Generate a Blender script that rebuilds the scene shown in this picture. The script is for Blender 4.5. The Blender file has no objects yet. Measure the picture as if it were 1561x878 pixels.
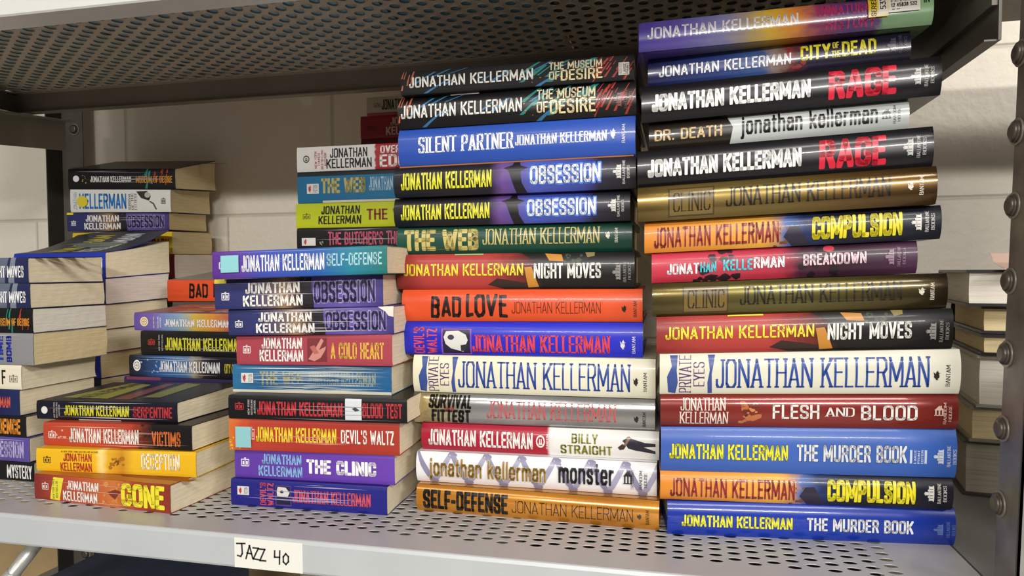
import bpy, math, random
from mathutils import Matrix, Vector
C = bpy.context.scene.collection
SC = bpy.context.scene
PI = math.pi
# ---------------------------------------------------------------- camera
cam_data = bpy.data.cameras.new('camera'); cam = bpy.data.objects.new('camera', cam_data); C.objects.link(cam)
F_PX, YAW, PITCH, ROLL = 1066.613, 0.22705, 0.037894, -0.0042617
cam_data.sensor_fit = 'HORIZONTAL'; cam_data.sensor_width = 36.0
cam_data.lens = 36.0*F_PX/1561.0
cam_data.shift_y = (453.99-439.0)/1561.0
fw = Vector((-math.sin(YAW)*math.cos(PITCH), math.cos(YAW)*math.cos(PITCH), -math.sin(PITCH)))
rt = fw.cross(Vector((0, 0, 1))).normalized(); up = rt.cross(fw)
r2 = math.cos(ROLL)*rt+math.sin(ROLL)*up; u2 = -math.sin(ROLL)*rt+math.cos(ROLL)*up
cam.matrix_world = Matrix(((r2.x, u2.x, -fw.x, 0), (r2.y, u2.y, -fw.y, -0.553), (r2.z, u2.z, -fw.z, 0.23646), (0, 0, 0, 1)))
cam_data.clip_start = 0.01; cam_data.clip_end = 100
SC.camera = cam
# ---------------------------------------------------------------- light
SC.view_settings.view_transform = 'Standard'; SC.view_settings.look = 'None'
SC.view_settings.gamma = 1.0; SC.view_settings.exposure = -0.05; SC.view_settings.use_curve_mapping = False
W = bpy.data.worlds.new('room'); SC.world = W; W.use_nodes = True
W.node_tree.nodes['Background'].inputs[0].default_value = (1.0, 0.95, 0.88, 1)
W.node_tree.nodes['Background'].inputs[1].default_value = 0.15

def ceiling_tube(loc, sx, sy, energy, target, col=(1.0, 0.97, 0.92)):
    l = bpy.data.lights.new('fluorescent_light', 'AREA'); l.shape = 'RECTANGLE'; l.size = sx; l.size_y = sy
    l.energy = energy; l.color = col
    o = bpy.data.objects.new('fluorescent_light', l); C.objects.link(o)
    o.location = loc; d = Vector(target)-Vector(loc)
    o.rotation_euler = d.to_track_quat('-Z', 'Y').to_euler()
ceiling_tube((0.7, -2.1, 1.80), 1.3, 0.25, 22, (-0.1, 0.1, 0.2))
ceiling_tube((-1.3, -2.4, 1.85), 1.3, 0.25, 10, (-0.3, 0.1, 0.2))
ceiling_tube((2.3, -1.7, 1.60), 1.3, 0.25, 42, (-0.3, 0.1, 0.2))
ceiling_tube((1.5, -4.6, 1.50), 1.3, 0.14, 82, (0, 0.1, 0.2))
ceiling_tube((-0.6, -4.8, 1.60), 1.3, 0.14, 84, (-0.2, 0.1, 0.2))

# ---------------------------------------------------------------- materials
def lin(h):
    h = h.lstrip('#'); r = [int(h[i:i+2], 16)/255 for i in (0, 2, 4)]
    return tuple((c/12.92 if c <= .04045 else ((c+.055)/1.055)**2.4) for c in r)+(1,)
MATS = {}
def mat(color, rough=.45, metal=0., noise=0., scale=8., coat=0.):
    key = (color, rough, metal, noise, scale, coat)
    if key in MATS: return MATS[key]
    m = bpy.data.materials.new('surface_'+color.strip('#')); m.use_nodes = True; nt = m.node_tree
    b = nt.nodes['Principled BSDF']; b.inputs['Roughness'].default_value = rough; b.inputs['Metallic'].default_value = metal
    b.inputs['Coat Weight'].default_value = coat; b.inputs['Coat Roughness'].default_value = .08
    c = lin(color); b.inputs['Base Color'].default_value = c
    if noise:
        tc = nt.nodes.new('ShaderNodeTexCoord'); n = nt.nodes.new('ShaderNodeTexNoise'); n.inputs['Scale'].default_value = scale
        n.inputs['Detail'].default_value = 6
        mr = nt.nodes.new('ShaderNodeValToRGB')
        mr.color_ramp.elements[0].position = .3; mr.color_ramp.elements[1].position = .72
        mr.color_ramp.elements[0].color = tuple(x*(1-noise) for x in c[:3])+(1,); mr.color_ramp.elements[1].color = tuple(min(1, x*(1+noise*.6)) for x in c[:3])+(1,)
        nt.links.new(tc.outputs['Object'], n.inputs['Vector']); nt.links.new(n.outputs['Fac'], mr.inputs['Fac']); nt.links.new(mr.outputs['Color'], b.inputs['Base Color'])
    MATS[key] = m; return m

def ramp_mat(stops, rough=.35, metal=0., mottle=.12, coat=0.):
    key = ('ramp', tuple(stops), rough, metal, mottle, coat)
    if key in MATS: return MATS[key]
    m = bpy.data.materials.new('printed_cover'); m.use_nodes = True; nt = m.node_tree
    b = nt.nodes['Principled BSDF']; b.inputs['Roughness'].default_value = rough; b.inputs['Metallic'].default_value = metal
    b.inputs['Coat Weight'].default_value = coat; b.inputs['Coat Roughness'].default_value = .07; b.inputs['Specular IOR Level'].default_value = .35
    uv = nt.nodes.new('ShaderNodeUVMap'); uv.uv_map = 'print'
    sep = nt.nodes.new('ShaderNodeSeparateXYZ'); nt.links.new(uv.outputs[0], sep.inputs[0])
    n = nt.nodes.new('ShaderNodeTexNoise'); n.inputs['Scale'].default_value = 7; n.inputs['Detail'].default_value = 5
    mp = nt.nodes.new('ShaderNodeMapping'); mp.inputs['Scale'].default_value = (3.0, .6, 1); nt.links.new(uv.outputs[0], mp.inputs[0]); nt.links.new(mp.outputs[0], n.inputs['Vector'])
    ad = nt.nodes.new('ShaderNodeMath'); ad.operation = 'MULTIPLY_ADD'; ad.inputs[1].default_value = mottle; nt.links.new(n.outputs['Fac'], ad.inputs[0])
    sb = nt.nodes.new('ShaderNodeMath'); sb.operation = 'SUBTRACT'; sb.inputs[1].default_value = mottle*.5; nt.links.new(sep.outputs['X'], sb.inputs[0]); nt.links.new(sb.outputs[0], ad.inputs[2])
    cr = nt.nodes.new('ShaderNodeValToRGB'); e = cr.color_ramp.elements
    while len(e) < len(stops): e.new(.5)
    for k, (p, c) in enumerate(stops): e[k].position = p; e[k].color = lin(c)
    nt.links.new(ad.outputs[0], cr.inputs['Fac']); nt.links.new(cr.outputs['Color'], b.inputs['Base Color'])
    MATS[key] = m; return m

def page_mat(c1, c2):
    key = ('page', c1, c2)
    if key in MATS: return MATS[key]
    m = bpy.data.materials.new('page_edges'); m.use_nodes = True; nt = m.node_tree; b = nt.nodes['Principled BSDF']; b.inputs['Roughness'].default_value = .85
    tc = nt.nodes.new('ShaderNodeTexCoord'); mp = nt.nodes.new('ShaderNodeMapping'); mp.inputs['Scale'].default_value = (5, 5, 420)
    n = nt.nodes.new('ShaderNodeTexNoise'); n.inputs['Scale'].default_value = 3.5; n.inputs['Detail'].default_value = 4
    cr = nt.nodes.new('ShaderNodeValToRGB'); cr.color_ramp.elements[0].position = .3; cr.color_ramp.elements[1].position = .6
    cr.color_ramp.elements[0].color = lin(c1); cr.color_ramp.elements[1].color = lin(c2)
    nt.links.new(tc.outputs['Object'], mp.inputs[0]); nt.links.new(mp.outputs[0], n.inputs['Vector']); nt.links.new(n.outputs['Fac'], cr.inputs['Fac']); nt.links.new(cr.outputs['Color'], b.inputs['Base Color'])
    bp = nt.nodes.new('ShaderNodeBump'); bp.inputs['Strength'].default_value = .12; bp.inputs['Distance'].default_value = .0003
    nt.links.new(n.outputs['Fac'], bp.inputs['Height']); nt.links.new(bp.outputs[0], b.inputs['Normal'])
    MATS[key] = m; return m

# ---------------------------------------------------------------- object helpers
def link(name, verts, faces, mats, parent=None, fmat=None, uvs=None, smooth=None, nors=None):
    me = bpy.data.meshes.new(name); me.from_pydata(verts, [], faces)
    for m in mats: me.materials.append(m)
    if fmat: me.polygons.foreach_set('material_index', fmat)
    if smooth: me.polygons.foreach_set('use_smooth', smooth)
    if uvs:
        l = me.uv_layers.new(name='print')
        for lp in me.loops: l.data[lp.index].uv = uvs[lp.vertex_index]
    me.update()
    if nors: me.normals_split_custom_set_from_vertices(nors)
    o = bpy.data.objects.new(name, me); C.objects.link(o)
    if parent: o.parent = parent
    return o
def thing(name, label, cat, loc=(0, 0, 0), rz=0., group=None):
    o = bpy.data.objects.new(name, None); o.empty_display_size = .03; C.objects.link(o)
    o.location = loc; o.rotation_euler = (0, 0, rz); return tag(o, label, cat, group)
def tag(o, label, cat, group=None):
    o['label'] = label; o['category'] = cat
    if group: o['group'] = group
    return o
class MB:
    def __init__(s): s.v = []; s.f = []; s.m = []; s.sm = []
    def box(s, x0, x1, y0, y1, z0, z1, mi=0):
        n = len(s.v); s.v += [(x, y, z) for z in (z0, z1) for y in (y0, y1) for x in (x0, x1)]
        q = [(0, 2, 3, 1), (4, 5, 7, 6), (0, 1, 5, 4), (2, 6, 7, 3), (0, 4, 6, 2), (1, 3, 7, 5)]
        s.f += [tuple(n+i for i in f) for f in q]; s.m += [mi]*6; s.sm += [False]*6
    def poly(s, pts, mi=0):
        n = len(s.v); s.v += pts; s.f.append(tuple(range(n, n+len(pts)))); s.m.append(mi); s.sm.append(False)
    def tube(s, p, q, r, seg=12, mi=0, r1=None):
        p = Vector(p); q = Vector(q); d = (q-p).normalized(); a = d.orthogonal().normalized(); b = d.cross(a); n = len(s.v); r1 = r if r1 is None else r1
        for k, (c, rr) in enumerate(((p, r), (q, r1))):
            for i in range(seg):
                t = 2*PI*i/seg; s.v.append(tuple(c+rr*(math.cos(t)*a+math.sin(t)*b)))
        for i in range(seg):
            j = (i+1) % seg; s.f.append((n+i, n+j, n+seg+j, n+seg+i)); s.m.append(mi); s.sm.append(True)
        s.f.append(tuple(n+i for i in reversed(range(seg)))); s.f.append(tuple(n+seg+i for i in range(seg))); s.m += [mi]*2; s.sm += [False]*2
    def prism(s, prof, x0, x1, mi=0):
        # closed (y, z) outline swept along x
        n = len(s.v); k = len(prof)
        s.v += [(x0, y, z) for y, z in prof]+[(x1, y, z) for y, z in prof]
        for i in range(k):
            j = (i+1) % k; s.f.append((n+i, n+j, n+k+j, n+k+i)); s.m.append(mi); s.sm.append(False)
        s.f.append(tuple(n+i for i in reversed(range(k)))); s.f.append(tuple(n+k+i for i in range(k))); s.m += [mi]*2; s.sm += [False]*2
    def build(s, name, mats, parent=None):
        if not isinstance(mats, (list, tuple)): mats = [mats]
        return link(name, s.v, s.f, mats, parent, s.m, None, s.sm)
def bevel(o, w=.001, seg=2):
    b = o.modifiers.new('edge', 'BEVEL'); b.width = w; b.segments = seg; b.limit_method = 'ANGLE'; b.angle_limit = .6
    return o

# ---------------------------------------------------------------- lettering: pen strokes in a unit cell
GL = {
'A': (.86, [[(0, 0), (.5, 1), (1, 0)], [(.17, .27), (.83, .27)]]),
'B': (.8, [[(0, 0), (0, 1), (.7, 1), (.97, .87), (.97, .65), (.7, .53), (0, .53)], [(.7, .53), (1, .4), (1, .13), (.72, 0), (0, 0)]]),
'C': (.78, [[(1, .74), (1, .87), (.78, 1), (.22, 1), (0, .87), (0, .13), (.22, 0), (.78, 0), (1, .13), (1, .26)]]),
'D': (.8, [[(0, 0), (0, 1), (.7, 1), (1, .85), (1, .15), (.7, 0), (0, 0)]]),
'E': (.7, [[(1, 1), (0, 1), (0, 0), (1, 0)], [(0, .52), (.85, .52)]]),
'F': (.68, [[(1, 1), (0, 1), (0, 0)], [(0, .5), (.85, .5)]]),
'G': (.82, [[(1, .78), (1, .87), (.78, 1), (.22, 1), (0, .87), (0, .13), (.22, 0), (.78, 0), (1, .13), (1, .43), (.82, .43)]]),
'H': (.82, [[(0, 0), (0, 1)], [(1, 0), (1, 1)], [(0, .52), (1, .52)]]),
'I': (.3, [[(.5, 0), (.5, 1)]]),
'J': (.62, [[(1, 1), (1, .13), (.78, 0), (.2, 0), (0, .1), (0, .28)]]),
'K': (.84, [[(0, 0), (0, 1)], [(1, 1), (.08, .42)], [(.34, .58), (1, 0)]]),
'L': (.66, [[(0, 1), (0, 0), (1, 0)]]),
'M': (1.08, [[(0, 0), (0, 1), (.5, .2), (1, 1), (1, 0)]]),
'N': (.86, [[(0, 0), (0, 1), (1, 0), (1, 1)]]),
'O': (.82, [[(.22, 0), (0, .13), (0, .87), (.22, 1), (.78, 1), (1, .87), (1, .13), (.78, 0), (.22, 0)]]),
'P': (.77, [[(0, 0), (0, 1), (.72, 1), (1, .87), (1, .6), (.72, .46), (0, .46)]]),
'Q': (.82, [[(.22, 0), (0, .13), (0, .87), (.22, 1), (.78, 1), (1, .87), (1, .13), (.78, 0), (.22, 0)], [(.6, .25), (1, 0)]]),
'R': (.82, [[(0, 0), (0, 1), (.72, 1), (.97, .88), (.97, .62), (.72, .5), (0, .5)], [(.6, .5), (1, 0)]]),
'S': (.78, [[(1, .77), (1, .88), (.78, 1), (.22, 1), (0, .88), (0, .66), (.22, .54), (.78, .47), (1, .35), (1, .12), (.78, 0), (.22, 0), (0, .12), (0, .23)]]),
'T': (.76, [[(0, 1), (1, 1)], [(.5, 1), (.5, 0)]]),
'U': (.82, [[(0, 1), (0, .13), (.22, 0), (.78, 0), (1, .13), (1, 1)]]),
'V': (.84, [[(0, 1), (.5, 0), (1, 1)]]),
'W': (1.15, [[(0, 1), (.25, 0), (.5, .85), (.75, 0), (1, 1)]]),
'X': (.84, [[(0, 0), (1, 1)], [(0, 1), (1, 0)]]),
'Y': (.82, [[(0, 1), (.5, .45), (1, 1)], [(.5, .45), (.5, 0)]]),
'Z': (.74, [[(0, 1), (1, 1), (0, 0), (1, 0)]]),
'.': (.26, [[(.5, 0), (.5, .04)]]), "'": (.26, [[(.5, 1), (.4, .8)]]), '-': (.5, [[(0, .45), (1, .45)]]), '#': (.8, [[(.3, 0), (.4, 1)], [(.7, 0), (.8, 1)], [(0, .35), (1, .35)], [(0, .7), (1, .7)]]),
'0': (.74, [[(.3, 0), (0, .2), (0, .8), (.3, 1), (.7, 1), (1, .8), (1, .2), (.7, 0), (.3, 0)]]),
'1': (.4, [[(0, .8), (.6, 1), (.6, 0)]]), '2': (.74, [[(0, .8), (.2, 1), (.8, 1), (1, .8), (1, .6), (0, 0), (1, 0)]]),
'3': (.74, [[(0, 1), (1, 1), (.45, .58), (.85, .52), (1, .3), (.8, 0), (.2, 0), (0, .12)]]), '4': (.76, [[(.72, 0), (.72, 1), (0, .3), (1, .3)]]),
'5': (.74, [[(1, 1), (.1, 1), (0, .55), (.75, .58), (1, .38), (1, .18), (.75, 0), (0, .03)]]), '6': (.74, [[(.85, 1), (.2, .75), (0, .3), (.2, 0), (.8, 0), (1, .2), (1, .38), (.8, .56), (.1, .5)]]),
'8': (.74, [[(.5, .54), (.08, .72), (.2, 1), (.8, 1), (.92, .72), (.5, .54), (0, .3), (.15, 0), (.85, 0), (1, .3), (.5, .54)]]),
'a': (.68, [[(.05, .55), (.25, .7), (.75, .7), (1, .58), (1, 0)], [(1, .42), (.25, .4), (0, .28), (0, .1), (.25, 0), (.7, .02), (1, .18)]]),
'e': (.68, [[(0, .36), (1, .36), (1, .55), (.75, .7), (.25, .7), (0, .55), (0, .15), (.25, 0), (.75, 0), (1, .13)]]),
'h': (.68, [[(0, 1), (0, 0)], [(0, .55), (.3, .7), (.75, .7), (1, .56), (1, 0)]]),
'j': (.36, [[(.8, .7), (.8, -.15), (.5, -.25), (0, -.25)], [(.8, .93), (.8, .98)]]),
'k': (.68, [[(0, 1), (0, 0)], [(.95, .7), (.1, .3)], [(.4, .45), (1, 0)]]),
'l': (.26, [[(.5, 1), (.5, 0)]]), 'n': (.68, [[(0, .7), (0, 0)], [(0, .55), (.3, .7), (.75, .7), (1, .56), (1, 0)]]),
'm': (1.0, [[(0, .7), (0, 0)], [(0, .56), (.2, .7), (.42, .66), (.5, .55), (.5, 0)], [(.5, .56), (.7, .7), (.92, .66), (1, .55), (1, 0)]]),
'o': (.68, [[(.25, 0), (0, .14), (0, .56), (.25, .7), (.75, .7), (1, .56), (1, .14), (.75, 0), (.25, 0)]]),
'r': (.48, [[(0, .7), (0, 0)], [(0, .5), (.4, .68), (1, .68)]]), 's': (.64, [[(1, .53), (.75, .7), (.25, .7), (0, .55), (.2, .4), (.8, .32), (1, .17), (.78, 0), (.22, 0), (0, .14)]]),
't': (.46, [[(.4, .95), (.4, .1), (.6, 0), (1, .01)], [(0, .7), (1, .7)]]),
'i': (.26, [[(.5, .7), (.5, 0)], [(.5, .93), (.5, .98)]]), 'u': (.68, [[(0, .7), (0, .14), (.25, 0), (.7, .0), (1, .15)], [(1, .7), (1, 0)]]),
'v': (.66, [[(0, .7), (.5, 0), (1, .7)]]), 'f': (.46, [[(1, 1), (.6, 1), (.4, .85), (.4, 0)], [(0, .7), (1, .7)]]),
' ': (.42, []),
}
# wx: stem width as a share of a full-width letter, wy: bar height as a share of the cap height
STY = {'X': (.37, .20, 0, .05), 'B': (.31, .15, 0, .11), 'S': (.25, .13, 0, .14), 'L': (.12, .065, 0, .16), 'R': (.21, .06, 1, .12), 'RB': (.30, .08, 1, .1), 'T': (.2, .12, 0, .16), 'K': (.27, .14, 0, .12)}
def hull(pts):
    pts = sorted(set(pts))
    if len(pts) < 3: return pts
    def half(ps):
        h = []
        for p in ps:
            while len(h) > 1 and (h[-1][0]-h[-2][0])*(p[1]-h[-2][1])-(h[-1][1]-h[-2][1])*(p[0]-h[-2][0]) <= 1e-12: h.pop()
            h.append(p)
        return h
    a = half(pts); b = half(pts[::-1]); return a[:-1]+b[:-1]
def letters(text, style, grow=0., jit=0., slant=0.):
    """polygons of the text in a unit box (0..1, 0..1)"""
    wx, wy, serif, gap = STY[style]; wx *= .8; pen = wx/2+grow*.8; peny = wy/2+grow*.55; rnd = random.Random(len(text)*7+ord(text[0]))
    tot = sum(GL[ch][0]+gap for ch in text)-gap; out = []; x = 0.
    for ch in text:
        w, strokes = GL[ch]; ex = wx/2; sp = max(.001, w-2*ex)
        P = lambda p: (x+ex+p[0]*sp+slant*(p[1]-.5)+rnd.uniform(-jit, jit), wy/2+p[1]*(1-wy)+rnd.uniform(-jit, jit))
        for st in strokes:
            q = [P(p) for p in st]
            for a, b in zip(q, q[1:]):
                pts = []
                for c in (a, b):
                    if serif: pts += [(c[0]-pen, c[1]-peny), (c[0]+pen, c[1]-peny), (c[0]+pen, c[1]+peny), (c[0]-pen, c[1]+peny)]
                    else: pts += [(c[0]+pen*i*(1 if abs(j) < .9 else .8), c[1]+peny*j) for i, j in ((-1, -.6), (-1, .6), (1, -.6), (1, .6), (-.9, -1), (.9, -1), (-.9, 1), (.9, 1))]
                out.append(hull(pts))
            if serif:
                for e, nb in ((0, 1), (-1, -2)):
                    if st[e][1] in (0, 1) and abs(st[e][1]-st[nb][1]) > .05:
                        c = q[e]; out.append([(c[0]-pen-.09, c[1]-peny), (c[0]+pen+.09, c[1]-peny), (c[0]+pen+.09, c[1]+peny), (c[0]-pen-.09, c[1]+peny)])
        x += w+gap
    return [[(px/tot, py) for px, py in poly] for poly in out]
def ell(cx, cy, rx, ry, n=16, a0=0., a1=2*PI): return [(cx+rx*math.cos(a0+(a1-a0)*i/n), cy+ry*math.sin(a0+(a1-a0)*i/n)) for i in range(n)]
def logo(kind):
    R = lambda a, b, c, d: [(a, c), (b, c), (b, d), (a, d)]
    if kind == 'arcade': return [R(0, 1, 0, .1), R(.05, .2, .1, .5), R(.24, .36, .1, .62), R(.4, .6, .1, .92), [(.36, .85), (.64, .85), (.5, 1)], R(.64, .76, .1, .62), R(.8, .95, .1, .5), R(.02, .98, .44, .52)]
    if kind == 'bird': return [ell(.42, .42, .36, .3, 12), ell(.5, .74, .2, .2, 10), [(.1, .5), (0, .9), (.3, .62)], [(.62, .72), (.95, .8), (.66, .62)], [(.3, .16), (.36, 0), (.7, .02), (.42, .18)], [(.42, .88), (.5, 1.05), (.62, .88)]]
    if kind == 'openbook': return [R(0, .08, 0, .8), R(.92, 1, 0, .8), R(0, 1, 0, .1), R(0, 1, .75, .85), R(.46, .54, 0, .95), R(.18, .38, .2, .6), R(.62, .82, .2, .6), R(.4, .6, .85, 1)]
    if kind == 'house': return [[(0, .55), (.5, 1), (1, .55)], R(.08, .24, 0, .55), R(.42, .58, 0, .55), R(.76, .92, 0, .55), R(0, 1, 0, .08), R(.62, .74, .8, 1)]
    if kind == 'ring': return [[(.5+.5*math.cos(a), .5+.5*math.sin(a)), (.5+.5*math.cos(b), .5+.5*math.sin(b)), (.5+.36*math.cos(b), .5+.36*math.sin(b)), (.5+.36*math.cos(a), .5+.36*math.sin(a))] for a, b in [(2*PI*i/16, 2*PI*(i+1)/16) for i in range(16)]]+[R(.3, .7, .25, .36), R(.36, .45, .36, .7), R(.55, .64, .36, .7)]
    if kind == 'disc': return [ell(.5, .5, .5, .5, 18)]
    if kind == 'label': return [R(0, 1, 0, 1)]
    if kind == 'button': return [[(.5+.5*math.cos(a), .5+.5*math.sin(a)), (.5+.5*math.cos(b), .5+.5*math.sin(b)), (.5+.36*math.cos(b), .5+.36*math.sin(b)), (.5+.36*math.cos(a), .5+.36*math.sin(a))] for a, b in [(2*PI*i/16, 2*PI*(i+1)/16) for i in range(16)]]+[R(.44, .56, .1, .9), R(.1, .9, .44, .56), ell(.5, .5, .3, .3, 10)]
def clip(poly, k, lo, hi):
    for s, lim in ((1, lo), (-1, hi)):
        out = []
        for a, b in zip(poly, poly[1:]+poly[:1]):
            da = s*(a[k]-lim); db = s*(b[k]-lim)
            if da >= 0: out.append(a)
            if (da >= 0) != (db >= 0):
                t = da/(da-db); out.append((a[0]+t*(b[0]-a[0]), a[1]+t*(b[1]-a[1])))
        poly = out
        if len(poly) < 3: return []
    return poly
def layout(ops, seed=1):
    """printing operations -> list of (polygon in (t, v), colour, layer)"""
    out = []; rnd = random.Random(seed); lay = 0
    for op in ops:
        k = op[0]; lay += 1
        if k == 'T':      # level lettering
            _, s, t0, t1, v0, v1, col, sty = op[:8]; opt = op[8] if len(op) > 8 else {}
            passes = ([(opt['out'], opt.get('ow', .07))] if 'out' in opt else [])+[(col, 0.)]
            for c, g in passes:
                for p in letters(s, sty, g, opt.get('jit', 0), opt.get('sl', 0)): out.append(([(t0+x*(t1-t0), v0+y*(v1-v0)) for x, y in p], c, lay))
                lay += 1
        elif k == 'V':    # lettering turned to read upwards
            _, s, t0, t1, v0, v1, col, sty = op[:8]
            for p in letters(s, sty): out.append(([(t1-y*(t1-t0), v0+x*(v1-v0)) for x, y in p], col, lay))
        elif k == 'R':
            _, t0, t1, v0, v1, col = op; out.append(([(t0, v0), (t1, v0), (t1, v1), (t0, v1)], col, lay))
        elif k == 'P': out.append((op[1], op[2], lay))
        elif k == 'G':
            _, kind, t0, t1, v0, v1, col = op[:7]
            for p in logo(kind): out.append(([((t0+x*(t1-t0), v0+y*(v1-v0)) if len(op) < 8 else (t1-y*(t1-t0), v0+x*(v1-v0))) for x, y in p], col, lay))
        elif k == 'W':    # reading creases and scuffs
            _, n, col, wd = op[:4]; lo, hi = op[4:6] if len(op) > 4 else (0., 1.)
            for i in range(n):
                v = rnd.uniform(.06, .94); a = rnd.uniform(lo, lo+(hi-lo)*.5); b = rnd.uniform(max(a+.1, lo+(hi-lo)*.55), hi); h = wd*1.6*rnd.uniform(.5, 1.2); d = rnd.uniform(-.02, .02)
                m = (a+b)/2; e = rnd.uniform(-.02, .02)
                out.append(([(a, v), (m, v+e-h), (b, v+d), (m, v+e+h)], col, lay+(i % 3)))
            lay += 3
        elif k == 'Z':    # slanting brush strokes
            _, n, t0, t1, col, wd, lean = op
            for i in range(n):
                a = rnd.uniform(t0, t1); v = rnd.uniform(0, .8); l = rnd.uniform(.15, .5); w = wd*rnd.uniform(.5, 1.4); q = lean*l
                out.append((hull([(a, v), (a+w, v), (a+q+w*.6, min(1, v+l)), (a+q, min(1, v+l))]), col, lay+(i % 3)))
            lay += 3
        elif k == 'D':    # blotches
            _, n, t0, t1, v0, v1, col, r = op
            for i in range(n):
                a = rnd.uniform(t0, t1); v = rnd.uniform(v0, v1); rr = r*rnd.uniform(.5, 1.4)
                out.append((hull([(a+rr*rnd.uniform(.6, 1.2)*math.cos(q*PI/4), v+rr*6*rnd.uniform(.6, 1.2)*math.sin(q*PI/4)) for q in range(8)]), col, lay+(i % 3)))
            lay += 3
    return out

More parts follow.
